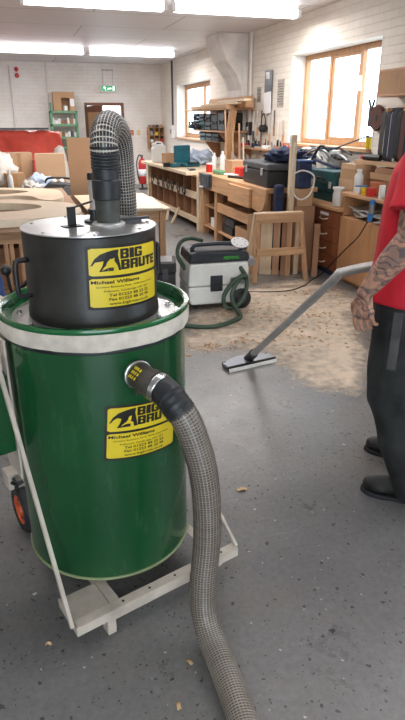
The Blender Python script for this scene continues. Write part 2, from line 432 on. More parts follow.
window(3, W3, [0.5], [], 'unseen wooden window behind the man, added for side daylight')  # out of view, added to bring daylight in beside the man
bm = nb(); box(bm, XR + WT, 20, -12, 28, -0.2, -0.1); box(bm, -16, XR + WT, YB + WT, 28, -0.2, -0.1)
struct('ground', bm, mat('yard_ground', (196, 196, 192), 0.9, var=0.05), 'pale yard ground outside the windows', 'ground')

# pier with corbel to the ceiling, conduits, services
bm = nb()
box(bm, XR - 0.10, XR, 9.62, 10.3, 0, ZC)
prism(bm, [(XR - 0.10, 2.0), (XR - 0.18, 2.2), (XR - 0.36, 2.42), (XR - 0.48, 2.66), (XR - 0.50, ZC), (XR - 0.10, ZC)], -10.3, -9.62, Matrix(((1, 0, 0, 0), (0, 0, -1, 0), (0, 1, 0, 0), (0, 0, 0, 1))))
struct('trim_7', bm, mat('bare_plaster', (228, 224, 219), 0.8, var=0.12, scale=3, bump=0.3, bscale=12), 'grey plastered wall pier flaring into a bracket under the ceiling', 'pier', bevel=0.01)
for i, (x, y, z0, z1, lab, m_) in enumerate(((XR - 0.03, 9.42, 0.9, ZC, 'white vertical pipe beside the flared plaster pier', WHITEP), (XR - 0.02, 14.33, 1.44, ZC, 'dark vertical conduit left of the far window', DGREY), (0.22, YB - 0.03, 0, ZC - 0.1, 'pale conduit running down the end wall at far left', WHITEP), (2.35, YB - 0.02, 2.28, ZC, 'thin conduit above the green exit sign', WHITEP), (1.02, YB - 0.02, 1.6, ZC, 'thin conduit above the green shelving rack', WHITEP))):
    bm = nb(); cyl(bm, (0, 0, z0), (0, 0, z1), (0.022, 0.022, 0.03, 0.01, 0.014)[i], n=12)
    tag(link('conduit', bm, m_, None, (x, y, 0), smooth=40), lab, 'pipe')
bm = nb(); box(bm, -0.07, 0.0, -0.09, 0.09, 0, 0.28)
t = thing('switch_box', 'white electrical switch box at the foot of the dark conduit', 'switch', (XR, 14.3, 1.15)); link('box_body', bm, WHITE, t, bevel=0.01)
bm = nb(); box(bm, -0.085, -0.07, -0.02, 0.02, 0.1, 0.2); link('switch', bm, DGREY, t, bevel=0.004)
t = thing('fire_alarm_bell', 'red round alarm fitting with cable high on the end wall', 'alarm', (0.37, YB, 2.5))
for z in (0, 0.13):
    bm = nb(); lathe(bm, [(0, 0), (0.05, 0), (0.05, 0.03), (0.035, 0.05), (0, 0.055)], 20, M=Matrix.Translation((0, 0, z)) @ Matrix.Rotation(pi / 2, 4, 'X')); link('button', bm, RED, t, smooth=40)
bm = nb(); tube(bm, smoothpath([(0, -0.02, 0.2), (0.06, -0.02, 0.0), (0.03, -0.02, -0.25), (-0.05, -0.02, -0.2), (-0.06, -0.02, 0.1), (0, -0.02, 0.25)], 0.05), 0.007, 6); link('cable', bm, WHITE, t)

# exit doorway, open door leaf, sign
bm = nb(); fw = 0.07
box(bm, D0, D0 + fw, YB - 0.03, YB + 0.12, 0, DT); box(bm, D1 - fw, D1, YB - 0.03, YB + 0.12, 0, DT); box(bm, D0 + fw, D1 - fw, YB - 0.03, YB + 0.12, DT - fw, DT)
struct('trim_8', bm, DOORWOOD, 'dark wooden door frame of the fire exit', 'trim', bevel=0.006)
t = thing('door_1', 'brown panelled exit door standing open into the workshop', 'door', (D0 + 0.06, YB - 0.04, 0.0), radians(-70)); t['kind'] = 'structure'
bm = nb(); box(bm, 0, 0.8, -0.045, 0, 0.02, 1.86)
link('door_leaf', bm, DOORWOOD, t, bevel=0.006)
for z0, z1 in ((0.15, 0.85), (1.0, 1.72)):
    for y in (-0.052, 0.004):
        bm = nb(); box(bm, 0.12, 0.68, y, y + 0.006, z0, z1); link('door_panel', bm, OAK, t, bevel=0.003)
bm = nb(); cyl(bm, (0.72, -0.05, 0.98), (0.72, -0.1, 0.98), 0.012); cyl(bm, (0.72, -0.1, 0.98), (0.6, -0.1, 0.98), 0.01); link('door_handle', bm, STEEL, t, smooth=40)
t = thing('exit_sign', 'green illuminated running-man exit sign hanging above the doorway', 'sign', (2.44, YB - 0.16, 2.25))
bm = nb(); box(bm, -0.2, 0.2, -0.03, 0.03, -0.07, 0.07); link('sign_body', bm, WHITE, t, bevel=0.006)
bm = nb(); box(bm, -0.18, 0.18, -0.036, -0.031, -0.055, 0.055); link('sign_face', bm, mat('exit_green', (46, 150, 96), 0.4, emit=0.7, var=0), t)
bm = nb()
def sx(pts): prism(bm, pts, 0.037, 0.04, Matrix(((1, 0, 0, 0), (0, 0, -1, 0), (0, 1, 0, 0), (0, 0, 0, 1))))
sx([(-0.02, -0.03), (0.02, -0.03), (0.02, -0.012), (0.055, -0.012), (0.055, -0.03), (0.08, 0), (0.055, 0.03), (0.055, 0.012), (-0.02, 0.012)][:9])
sx([(0.1, -0.045), (0.15, -0.045), (0.15, 0.045), (0.1, 0.045)])
sx([(-0.13, 0.0), (-0.1, 0.005), (-0.085, -0.02), (-0.07, -0.045), (-0.06, -0.045), (-0.07, -0.01), (-0.08, 0.02), (-0.06, 0.01), (-0.05, 0.015), (-0.075, 0.03), (-0.11, 0.025), (-0.13, 0.01)])
sx([(-0.1 + 0.012 * cos(a * pi / 4), 0.042 + 0.012 * sin(a * pi / 4)) for a in range(8)])
link('sign_symbol', bm, mat('sign_white', (240, 250, 245), 0.4, emit=0.9, var=0), t)
bm = nb(); cyl(bm, (-0.12, 0, 0.07), (-0.12, 0, 0.4), 0.004, n=6); cyl(bm, (0.12, 0, 0.07), (0.12, 0, 0.4), 0.004, n=6); bar(bm, (-0.14, 0, 0.4), (0.14, 0, 0.4), 0.02, 0.02); bar(bm, (0, 0, 0.4), (0, 0.16, 0.4), 0.02, 0.02)
link('hanger', bm, GREY, t)

# fluorescent fittings
TUBE = mat('lit_tube', (255, 252, 255), 0.5, var=0, emit=TUBE_E)
def batten(x0, x1, y, label, grp):
    t = thing('fluorescent_light', label, 'light', ((x0 + x1) / 2, y, ZC), 0, grp); l = (x1 - x0) / 2
    bm = nb(); box(bm, -l, l, -0.045, 0.045, -0.05, 0); link('light_housing', bm, WHITE, t, bevel=0.006)
    for s in (-1, 1):
        bm = nb(); box(bm, s * l - 0.02, s * l + 0.02, -0.088, 0.088, -0.13, -0.05); link('end_cap', bm, WHITE, t, bevel=0.004)
    bm = nb(); prism(bm, [(-0.08, -0.05), (-0.085, -0.10), (-0.06, -0.125), (0.06, -0.125), (0.085, -0.10), (0.08, -0.05)], -l + 0.02, l - 0.02, Matrix(((0, 0, 1, 0), (1, 0, 0, 0), (0, 1, 0, 0), (0, 0, 0, 1)))); link('lamp_diffuser', bm, TUBE, t)
    ld = bpy.data.lights.new('tube_light', 'AREA'); ld.shape = 'RECTANGLE'; ld.size = 2 * l - 0.06; ld.size_y = 0.12; ld.energy = (LAMP_N if y < 5 else LAMP) * l; ld.color = (1.0, 0.97, 0.95)
    lo = bpy.data.objects.new('tube_light', ld); COL.objects.link(lo); lo.parent = t; lo.location = (0, 0, -0.13)
    return t
G = 'fluorescent battens across the ceiling'
batten(-1.62, -0.08, 12.25, 'lit fluorescent batten of the far row, nearest the left wall', G)
batten(-0.04, 1.53, 12.25, 'lit fluorescent batten of the far row, left of the joint above the exit door', G)
batten(1.62, 3.26, 12.25, 'lit fluorescent batten of the far row, nearest the window wall', G)
batten(1.93, 3.46, 7.27, 'lit fluorescent batten of the near row, close to the window wall', G)
batten(0.3, 1.83, 7.27, 'lit fluorescent batten of the near row, cut by the top edge', G)
for x, w_ in ((-1.3, 'leftmost'), (0.3, 'middle'), (1.93, 'rightmost')): batten(x, x + 1.53, 2.3, 'lit fluorescent batten overhead in the row above the green drum, %s of three' % w_, G)
for x, w_ in ((-1.3, 'left'), (1.3, 'right')): batten(x, x + 1.53, -1.8, 'lit fluorescent batten behind the camera, %s one' % w_, G)
# ------------------------------------------------------------------ the green drum dust extractor
AX, AY, RZ = 0.207, 1.82, radians(17.88)
GD = mat('drum_green', (19, 76, 40), 0.22, var=0.12, scale=3, bump=0.05, bscale=8, coat=0.3)
GRIM = mat('rim_green', (14, 94, 48), 0.2, var=0.1, scale=8, coat=0.4)
TANKB = mat('tank_black', (44, 42, 40), 0.42, var=0.35, scale=9, bump=0.06, bscale=90)
LIDM = mat('lid_metal', (186, 186, 186), 0.28, 0.75, var=0.16, scale=7, bump=0.05)
BAND = mat('cream_seal', (214, 204, 190), 0.75, var=0.14, scale=14, bump=0.25, bscale=30)
PF = mat('cream_frame_paint', (198, 186, 172), 0.5, var=0.14, scale=9)
nt = GD.node_tree; N = nt.nodes; L = nt.links; p = N['Principled BSDF']     # scuffs and vertical scratches in the paint
tc = N.new('ShaderNodeTexCoord'); mp = N.new('ShaderNodeMapping'); mp.inputs['Scale'].default_value = (9, 9, 2.2); mp.inputs['Rotation'].default_value = (0.3, 0.1, 0); L.new(tc.outputs['Object'], mp.inputs['Vector'])
no = N.new('ShaderNodeTexNoise'); no.inputs['Scale'].default_value = 2.2; no.inputs['Detail'].default_value = 9; no.inputs['Roughness'].default_value = 0.75; L.new(mp.outputs['Vector'], no.inputs['Vector'])
rp = N.new('ShaderNodeValToRGB'); L.new(no.outputs['Fac'], rp.inputs['Fac']); e = rp.color_ramp.elements; e[0].position = 0.56; e[1].position = 0.75; e[0].color = (0, 0, 0, 1); e[1].color = (0.4, 0.4, 0.4, 1)
mx = N.new('ShaderNodeMix'); mx.data_type = 'RGBA'; L.new(rp.outputs['Color'], mx.inputs[0]); L.new(p.inputs['Base Color'].links[0].from_socket, mx.inputs[6]); mx.inputs[7].default_value = rgb(78, 116, 84); L.new(mx.outputs[2], p.inputs['Base Color'])
X_ = thing('dust_extractor', 'green oil-drum dust extractor with black motor housing on a cream trolley frame', 'dust extractor', (AX, AY, 0), RZ)
R = 0.288; ZB = 0.13; ZT = 1.012
bm = nb(); prof = [(0, ZB + 0.012), (R - 0.012, ZB + 0.012), (R - 0.004, ZB), (R, ZB + 0.004), (R, ZB + 0.02)]
for k in range(1, 24):
    z = ZB + 0.02 + k * (ZT - 0.05 - ZB - 0.02) / 24; prof.append((R + (0.0035 * math.exp(-((z - 0.43) / 0.012) ** 2) + 0.0035 * math.exp(-((z - 0.72) / 0.012) ** 2)) * 0.3, z))
prof += [(R, ZT - 0.05), (R - 0.01, ZT - 0.045), (0, ZT - 0.045)]
lathe(bm, prof, 96); drum = link('drum', bm, GD, X_, smooth=35)
bm = nb(); tube(bm, [(R * cos(2 * pi * i / 96), R * sin(2 * pi * i / 96), ZB + 0.004) for i in range(96)], 0.0055, 8, True); link('bottom_chime', bm, mat('chime_green', (136, 146, 104), 0.35, var=0.2), drum, smooth=True)
bm = nb(); lathe(bm, [(R + 0.001, ZT - 0.075), (R + 0.004, ZT - 0.072), (R + 0.004, ZT - 0.05), (R + 0.001, ZT - 0.045)], 96); link('gasket', bm, RUBBER, X_, smooth=40)
bm = nb(); RB = 0.302                                    # cream cloth-like seal wrapped under the rim
g = []
for i in range(120):
    t = 2 * pi * i / 120; n_ = noise.noise(V((cos(t) * 4, sin(t) * 4, 0))) * 0.006; n2 = noise.noise(V((cos(t) * 9, sin(t) * 9, 5))) * 0.002
    g.append([bm.verts.new(((rr + n2) * cos(t), (rr + n2) * sin(t), z)) for rr, z in ((R + 0.004, ZT - 0.056 + n_), (RB - 0.003, ZT - 0.060 + n_), (RB + 0.001, ZT - 0.05 + n_), (RB + 0.001, ZT - 0.012), (RB - 0.004, ZT - 0.006), (R, ZT - 0.006))])
for i in range(120):
    for j in range(5): bm.faces.new((g[i][j], g[(i + 1) % 120][j], g[(i + 1) % 120][j + 1], g[i][j + 1]))
link('seal_band', bm, BAND, X_, smooth=50)
bm = nb(); lathe(bm, [(RB, ZT - 0.010), (RB + 0.003, ZT - 0.002), (RB, ZT + 0.005), (RB - 0.008, ZT + 0.007), (RB - 0.016, ZT + 0.003), (RB - 0.02, ZT - 0.008), (RB - 0.024, ZT - 0.028), (0.25, ZT - 0.031), (0.2, ZT - 0.031), (0.2, ZT - 0.036), (RB - 0.012, ZT - 0.036), (RB - 0.01, ZT - 0.012)], 96)
lid = link('drum_lid', bm, GRIM, X_, smooth=50)
bm = nb(); lathe(bm, [(0.2, ZT - 0.0305), (0.258, ZT - 0.0305), (0.258, ZT - 0.026), (0.2, ZT - 0.026)], 80); pl = link('mounting_plate', bm, LIDM, X_, smooth=40)
for k in range(10):
    t = radians(-96 + 36 * k); x, y = 0.236 * cos(t), 0.236 * sin(t)
    bm = nb(); cyl(bm, (x, y, ZT - 0.026), (x, y, ZT - 0.023), 0.010, n=16); cyl(bm, (x, y, ZT - 0.023), (x, y, ZT - 0.016), 0.0065, n=6); link('bolt', bm, STEEL, pl, smooth=30)
RT = 0.202; TZ = 1.25
bm = nb(); lathe(bm, [(0, ZT - 0.028), (RT + 0.003, ZT - 0.028), (RT + 0.003, ZT - 0.005), (RT, ZT), (RT, TZ - 0.004), (RT - 0.003, TZ), (0, TZ)], 96)
tank = link('motor_housing', bm, TANKB, X_, smooth=35)
bm = nb(); lathe(bm, [(0, TZ), (RT - 0.002, TZ), (RT + 0.002, TZ + 0.001), (RT + 0.002, TZ + 0.004), (RT - 0.004, TZ + 0.0045), (0, TZ + 0.0045)], 96); tl = link('top_plate', bm, LIDM, X_, smooth=40)
for t, rr in ((200, 0.18), (250, 0.185), (300, 0.18), (340, 0.18), (30, 0.18), (90, 0.18), (140, 0.18)):
    t = radians(t); bm = nb(); cyl(bm, (rr * cos(t), rr * sin(t), TZ + 0.0045), (rr * cos(t), rr * sin(t), TZ + 0.008), 0.005, n=10); link('screw', bm, STEELD, tl, smooth=30)
def L2W(x, y, z=0): return V((AX + x * cos(RZ) - y * sin(RZ), AY + x * sin(RZ) + y * cos(RZ), z))
def W2L(x, y, z=0): dx, dy = x - AX, y - AY; return V((dx * cos(RZ) + dy * sin(RZ), -dx * sin(RZ) + dy * cos(RZ), z))
# side handle
def onc(a, r, z): a = radians(a); return V((r * cos(a), r * sin(a), z))
for ha in (180, 0):
    bm = nb(); tube(bm, smoothpath([onc(ha, RT - 0.002, 1.172), onc(ha, RT + 0.03, 1.172), onc(ha, RT + 0.038, 1.16), onc(ha, RT + 0.04, 1.12), onc(ha, RT + 0.038, 1.078), onc(ha, RT + 0.03, 1.066), onc(ha, RT - 0.002, 1.066)], 0.008), 0.008, 12)
    link('handle', bm, BLACK, tank, smooth=True)
# clip levers and knob on top plate
p = W2L(0.155, 1.80); q = p + V((0.02, 0.035, 0))
bm = nb(); box(bm, p.x - 0.03, p.x + 0.03, p.y - 0.02, p.y + 0.02, TZ + 0.0045, TZ + 0.007); box(bm, p.x - 0.012, p.x + 0.012, p.y - 0.006, p.y + 0.006, TZ + 0.007, TZ + 0.062)
bar(bm, (p.x, p.y, TZ + 0.058), (p.x + 0.12, p.y + 0.11, TZ + 0.058), 0.006, 0.006)
link('switch_lever', bm, BLACK, tl, bevel=0.002)
p2 = W2L(0.232, 1.86)
bm = nb(); cyl(bm, (p2.x, p2.y, TZ + 0.0045), (p2.x, p2.y, TZ + 0.012), 0.034); cyl(bm, (p2.x, p2.y, TZ + 0.012), (p2.x, p2.y, TZ + 0.03), 0.018, 0.015); cyl(bm, (p2.x, p2.y, TZ + 0.03), (p2.x, p2.y, TZ + 0.045), 0.02); link('clamp_knob', bm, BLACK, tl, smooth=40)
p3 = W2L(0.33, 1.84)
bm = nb(); cyl(bm, (p3.x, p3.y, TZ + 0.0045), (p3.x, p3.y, TZ + 0.01), 0.045); bar(bm, (p3.x - 0.05, p3.y - 0.01, TZ + 0.014), (p3.x + 0.07, p3.y - 0.01, TZ + 0.014), 0.014, 0.008); link('clamp_plate', bm, DGREY, tl, smooth=40)
bm = nb(); pc = W2L(0.264, 1.795); lathe(bm, [(0.036, 0), (0.05, 0), (0.05, 0.006), (0.045, 0.01), (0.036, 0.01)], 32, (pc.x, pc.y, TZ + 0.0045)); link('outlet_collar', bm, STEELD, tl, smooth=40)

# stickers wrapped round the cylinder
BLK = {'B': [(0, 0, .36, 1), (.36, .78, .9, 1), (.36, .42, .9, .6), (.36, 0, .9, .22), (.62, .06, 1, .48), (.62, .54, 1, .94)], 'I': [(0, 0, 1, 1)],
       'G': [(0, .05, .36, .95), (.1, .76, .94, 1), (.1, 0, .94, .24), (.64, .05, 1, .5), (.5, .38, 1, .52), (.64, .66, 1, .94)], 'R': [(0, 0, .36, 1), (.36, .78, .92, 1), (.62, .46, 1, .95), (.36, .38, .9, .56), (.62, 0, 1, .42)],
       'U': [(0, .06, .37, 1), (.63, .06, 1, 1), (.06, 0, .94, .26)], 'T': [(0, .72, 1, 1), (.3, 0, .7, .72)], 'E': [(0, 0, .4, 1), (.4, .77, 1, 1), (.4, .4, .9, .6), (.4, 0, 1, .23)]}
def sticker(parent, r, a0, zc, tilt):
    Wd, Hd = 0.262, 0.186; ca, sa = cos(radians(tilt)), sin(radians(tilt))
    def mk(off):
        def f(x, y):
            x -= Wd / 2; y -= Hd / 2; X = x * ca - y * sa; Y = x * sa + y * ca; t = radians(a0) + X / r
            return V(((r + off) * cos(t), (r + off) * sin(t), zc + Y))
        return f
    def patch(x0, x1, y0, y1, off, rad=0.004):
        bm = nb(); f = mk(off); n = 28; cols = []
        for i in range(n + 1):
            x = x0 + (x1 - x0) * i / n; e = min(x - x0, x1 - x); d = 0 if e > rad else rad - sqrt(max(0, rad ** 2 - (rad - e) ** 2))
            cols.append((bm.verts.new(f(x, y0 + d)), bm.verts.new(f(x, y1 - d))))
        for a, b in zip(cols, cols[1:]): bm.faces.new((a[0], b[0], b[1], a[1]))
        return bm
    s = link('sticker', patch(0, Wd, 0, Hd, 0.0008), BLACKP, parent); s['label'] = 'yellow and black maker sticker'
    link('sticker_panel', patch(0.008, Wd - 0.008, 0.1, Hd - 0.008, 0.0016), YELLOW, s)
    link('sticker_panel', patch(0.008, Wd - 0.008, 0.008, 0.092, 0.0016), YELLOW, s)
    bm = nb(); f = mk(0.0026)
    for wd, x0, y0, ws, h in (('BIG', 0.099, 0.1455, (0.028, 0.016, 0.030), 0.0285), ('BRUTE', 0.101, 0.1145, (0.028, 0.0285, 0.0285, 0.026, 0.024), 0.0285)):
        for ch, w_ in zip(wd, ws):
            for a, b, c, d in BLK[ch]:
                for k in range(3):
                    a1, c1 = a + (c - a) * k / 3, a + (c - a) * (k + 1) / 3
                    bm.faces.new([bm.verts.new(f(x0 + q * w_, y0 + r_ * h)) for q, r_ in ((a1, b), (c1, b), (c1, d), (a1, d))])
            x0 += w_ + 0.0022
    logo = [(0.012, 0.128), (0.024, 0.148), (0.040, 0.161), (0.060, 0.168), (0.078, 0.172), (0.094, 0.173), (0.092, 0.158), (0.098, 0.130), (0.101, 0.113), (0.078, 0.113), (0.079, 0.123), (0.064, 0.123), (0.061, 0.113), (0.036, 0.112), (0.046, 0.128), (0.050, 0.142), (0.038, 0.146), (0.026, 0.139), (0.019, 0.130)]
    fc = bm.faces.new([bm.verts.new(f(x, y)) for x, y in logo]); bmesh.ops.triangulate(bm, faces=[fc])
    for s_, x, y, h, w_, b_ in (('Michael Williams', 0.012, 0.077, 0.0095, 0.152, 0.03), ('Queens Business Park, Wilbraham Road', 0.026, 0.065, 0.005, 0.196, 0.01), ('Fulbourn, Cambridge CB1 5ET', 0.048, 0.052, 0.0055, 0.152, 0.01), ('Tel 01223 88 22 22', 0.062, 0.039, 0.008, 0.14, 0.025), ('Fax 01223 88 20 98', 0.062, 0.0265, 0.008, 0.14, 0.025), ('www.bigbrute.co.uk', 0.062, 0.0135, 0.008, 0.14, 0.02)):
        text_mesh(bm, s_, x, y, h, fit=w_, bold=b_, f=f)
    link('lettering', bm, BLACKP, s)
    bm = nb(); fi = mk(0.0034)
    fc = bm.faces.new([bm.verts.new(fi(x, y)) for x, y in ((0.068, 0.134), (0.079, 0.134), (0.081, 0.150), (0.073, 0.147))])
    link('lettering', bm, YELLOW, s)
sticker(tank, RT, -82.5, 1.133, -1.5)
sticker(drum, R, -88.5, 0.672, -5)

# inlet spigot on the drum
ia = -93.0
bm = nb(); c0 = onc(ia, R - 0.01, 0.865); c1 = onc(ia, R + 0.035, 0.865); cyl(bm, c0, c1, 0.039, n=32); inl = link('inlet_spigot', bm, mat('spigot_grey', (150, 160, 140), 0.5, var=0.2), X_, smooth=40)
bm = nb(); c2 = onc(ia, R + 0.012, 0.865); x, y, d = frame_of(c1 - c0)
tube(bm, [c2 + (x * cos(t) + y * sin(t)) * 0.041 for t in [2 * pi * i / 32 for i in range(32)]], 0.004, 8, True); bar(bm, c2 + V((-0.02, -0.01, -0.05)), c2 + V((0.02, -0.012, -0.052)), 0.012, 0.012)
link('clamp_ring', bm, STEEL, inl, smooth=40)

# trolley frame
bm = nb(); xl, xr, yf, yb = -0.30, 0.335, -0.355, 0.42; zt = 0.10
def bx(*a): box(bm, *a)
bx(xl, xr, yf, yf + 0.004, zt - 0.035, zt); bx(xl, xr, yf + 0.004, yf + 0.036, zt - 0.004, zt)
bx(xl + 0.13, xr - 0.071, 0.36, 0.396, zt - 0.035, zt)
bx(xl, xl + 0.004, yf + 0.004, yf + 0.15, zt - 0.035, zt); bx(xl + 0.13, xl + 0.134, yf + 0.004, 0.36, zt - 0.035, zt); bx(xr - 0.075, xr - 0.071, yf + 0.004, 0.36, zt - 0.035, zt)
bx(xl, xl + 0.13, yf + 0.036, yf + 0.15, zt - 0.008, zt - 0.004)
bx(xl + 0.13, xl + 0.165, yf + 0.036, 0.36, zt - 0.006, zt - 0.001); bx(xr - 0.105, xr - 0.071, yf + 0.036, 0.36, zt - 0.004, zt)
bx(xl + 0.1, xr - 0.05, yf + 0.03, yf + 0.034, zt - 0.075, zt - 0.03)
bx(xl + 0.13, xr - 0.13, -0.02, 0.02, zt - 0.006, zt - 0.001)
fr = link('trolley_frame', bm, PF, X_, bevel=0.001)
for x, y in ((-0.15, 0), (0.24, 0), (-0.15, 0.15), (0.24, 0.15)):
    bm = nb(); box(bm, x - 0.02, x + 0.02, y - 0.03, y + 0.03, zt - 0.001, ZB + 0.013); link('drum_support', bm, BLACK, X_, bevel=0.003)
for x in (xl + 0.105, xr - 0.16):
    bm = nb(); box(bm, x, x + 0.03, yf + 0.005, yf + 0.03, 0, zt - 0.03); box(bm, x, x + 0.03, yf + 0.005, yf + 0.05, 0, 0.004); link('foot', bm, PF, fr, bevel=0.002)
for k in range(5):
    x = xl + 0.17 + 0.1 * k; bm = nb(); cyl(bm, (x, yf + 0.018, zt - 0.001), (x, yf + 0.018, zt + 0.0008), 0.0045, n=10); link('bolt_hole', bm, BLACK, fr)
pr = V((-0.345, -0.06, 0.89))
bm = nb(); bar(bm, (xl - 0.01, yf + 0.012, zt), pr, 0.012, 0.012); link('side_brace', bm, PF, X_, bevel=0.001)
bm = nb(); bar(bm, (xr, yf + 0.012, zt), (0.29, 0.34, 0.75), 0.012, 0.012); link('side_brace', bm, PF, X_, bevel=0.001)
for s in (-1, 1):
    bm = nb(); px_ = s * 0.255
    box(bm, px_ * 0.8 - 0.02, px_ * 0.8 + 0.02, 0.35, 0.39, zt, 0.97); link('rear_post', bm, PF, X_, bevel=0.002)
    if s < 0:
        bm = nb(); bar(bm, (s * 0.205, 0.37, 0.885), (s * 0.347, 0.22, 0.885), 0.02, 0.02); bar(bm, (s * 0.347, 0.23, 0.885), (s * 0.347, pr.y - 0.01, 0.885), 0.02, 0.02); link('brace_bracket', bm, PF, X_, bevel=0.002)
    wx = s * 0.19; M = Matrix.Translation((wx + s * 0.035, 0.33, 0.1)) @ Matrix.Rotation(pi / 2, 4, 'Y')
    bm = nb(); lathe(bm, [(0.062, -0.02), (0.085, -0.022), (0.096, -0.014), (0.1, -0.006), (0.1, 0.006), (0.096, 0.014), (0.085, 0.022), (0.062, 0.02)], 40, M=M); ty = link('wheel', bm, RUBBER, X_, smooth=35)
    bm = nb(); lathe(bm, [(0, -0.014), (0.02, -0.024), (0.024, -0.012), (0.055, -0.012), (0.062, -0.018), (0.063, 0.018), (0.055, 0.012), (0.024, 0.012), (0.02, 0.024), (0, 0.014)], 32, M=M); link('hub', bm, ORANGE, ty, smooth=35)
    for k in range(8):
        t = 2 * pi * k / 8; c = M @ V((0.04 * cos(t), 0.04 * sin(t), 0))
        bm = nb(); cyl(bm, c - V((0.0135, 0, 0)), c + V((0.0135, 0, 0)), 0.007, n=10); link('hub_slot', bm, BLACK, ty)
bm = nb(); cyl(bm, (-0.243, 0.33, 0.1), (0.243, 0.33, 0.1), 0.01); link('axle', bm, STEELD, X_, smooth=40)
kx = -0.262
bm = nb(); cyl(bm, (-0.25, 0.33, 0.25), (-0.255, 0.27, 0.26), 0.006); kb = V((-0.255, 0.27, 0.26))
for k in range(3):
    t = 2 * pi * k / 3 + 0.3; cyl(bm, kb, kb + V((0.026 * cos(t), -0.004, 0.026 * sin(t))), 0.009, 0.007, n=10)
link('clamp_knob', bm, BLACK, X_, smooth=40)
bm = nb(); lv = [W2L(-0.05, 2.13, 0.965), W2L(0.03, 2.17, 1.02)]; bar(bm, *lv, 0.012, 0.012); kb = W2L(-0.06, 2.15, 1.055); bar(bm, W2L(-0.05, 2.15, 0.965), kb, 0.01, 0.01); lump(bm, kb, 0.019, 0.019, 0.021, 0, 0.02, 1, 3)
link('clamp_lever', bm, BLACK, X_, smooth=40)
bm = nb(); box(bm, -0.27, -0.2, 0.33, 0.40, 0.2, 0.27); link('wheel_bracket', bm, PF, X_, bevel=0.003)
# electrical box on left rear post
pg = W2L(-0.215, 2.06)
bm = nb(); box(bm, -0.60, -0.308, 0.0, 0.12, 0.56, 0.83); eb = link('control_box', bm, GD, X_, bevel=0.006); eb['label'] = 'green control box on the rear post'
bm = nb(); box(bm, -0.306, -0.298, 0.0, 0.13, 0.45, 0.94); box(bm, -0.40, -0.307, 0.03, 0.12, 0.83, 0.93); link('mounting_panel', bm, PF, X_, bevel=0.003)

# ------------------------------------------------------------------ hoses
def hose_mat(name, dark, light, pu, nv, ridge, w_u, w_v):
    m = bpy.data.materials.new(name); m.use_nodes = True; nt = m.node_tree; N = nt.nodes; L = nt.links; p = N['Principled BSDF']
    uv = N.new('ShaderNodeUVMap'); sp = N.new('ShaderNodeSeparateXYZ'); L.new(uv.outputs[0], sp.inputs[0])
    def m2(op, a, b):
        x = N.new('ShaderNodeMath'); x.operation = op
        for i, s in enumerate((a, b)):
            if isinstance(s, (int, float)): x.inputs[i].default_value = s
            else: L.new(s, x.inputs[i])
        return x.outputs[0]
    u = m2('FRACT', m2('MULTIPLY', sp.outputs[0], 1 / pu), 0); v = m2('FRACT', m2('MULTIPLY', sp.outputs[1], nv), 0)
    a = m2('LESS_THAN', u, w_u); b = m2('LESS_THAN', v, w_v); k = m2('MAXIMUM', a, b)
    mx = N.new('ShaderNodeMix'); mx.data_type = 'RGBA'; L.new(k, mx.inputs[0]); mx.inputs[6].default_value = rgb(*dark); mx.inputs[7].default_value = rgb(*light)
    L.new(mx.outputs[2], p.inputs['Base Color']); p.inputs['Roughness'].default_value = 0.3
    return m
HM1 = hose_mat('hose_white_grid', (46, 46, 48), (188, 180, 168), 0.0105, 26, 0, 0.22, 0.20)
HM2 = hose_mat('hose_grey_grid', (84, 74, 66), (150, 142, 132), 0.0085, 26, 0, 0.34, 0.22)
def ribbed(pitch, r, d): return lambda s, i: r + d * cos(2 * pi * s / pitch)
def hose(parent, pts, r, m, pitch=0.0105, d=0.0018, n=28):
    bm = nb(); P = smoothpath(pts, pitch / 4); tube(bm, P, r, n, rf=ribbed(pitch, r, d), uv=True); return link('hose_body', bm, m, parent, smooth=True)
# hose arching over the machine
o1 = V((0.264, 1.795, TZ + 0.009))
t = thing('suction_hose', 'thick ribbed hose with a pale grid arching up from the top of the motor housing', 'hose', o1)
bm = nb(); lathe(bm, [(0, 0), (0.032, 0), (0.035, 0.002), (0.036, 0.02), (0.0385, 0.07), (0.0385, 0.071), (0, 0.071)], 40); cf = link('cuff', bm, mat('worn_grey_cuff', (70, 72, 66), 0.55, var=0.25, scale=18), t, smooth=30)
bm = nb(); lathe(bm, [(0, 0.071), (0.0395, 0.071), (0.042, 0.075), (0.0428, 0.124), (0.0425, 0.127), (0.0395, 0.13), (0, 0.13)], 40); link('collar', bm, RUBBER, t, smooth=30)
prof = [(0, 0.13), (0.0392, 0.13)]
for k in range(6): prof += [(0.0392, 0.158 + k * 0.009), (0.0415, 0.1605 + k * 0.009), (0.0415, 0.164 + k * 0.009), (0.0392, 0.1665 + k * 0.009)]
prof += [(0.042, 0.216), (0.042, 0.22), (0.038, 0.221), (0, 0.221)]
bm = nb(); lathe(bm, prof, 40); link('ribbed_cuff', bm, RUBBER, t, smooth=30)
pk = [V((0.0, 0, 0.200)), V((0.0, 0.0, 0.222)), V((0.005, 0.018, 0.250)), V((0.026, 0.075, 0.277)), V((0.052, 0.13, 0.272)), V((0.074, 0.18, 0.245)), V((0.088, 0.225, 0.195)), V((0.095, 0.25, 0.12)), V((0.100, 0.265, 0.03)), V((0.1, 0.285, -0.1)), V((0.098, 0.30, -0.35)), V((0.08, 0.34, -0.6)), V((0.0, 0.36, -0.8)), V((-0.1, 0.38, -0.95)), V((-0.2, 0.5, -1.1)), V((-0.2, 0.8, -1.21)), V((0.0, 1.3, -1.212))]
hose(t, pk, 0.0395, HM1)
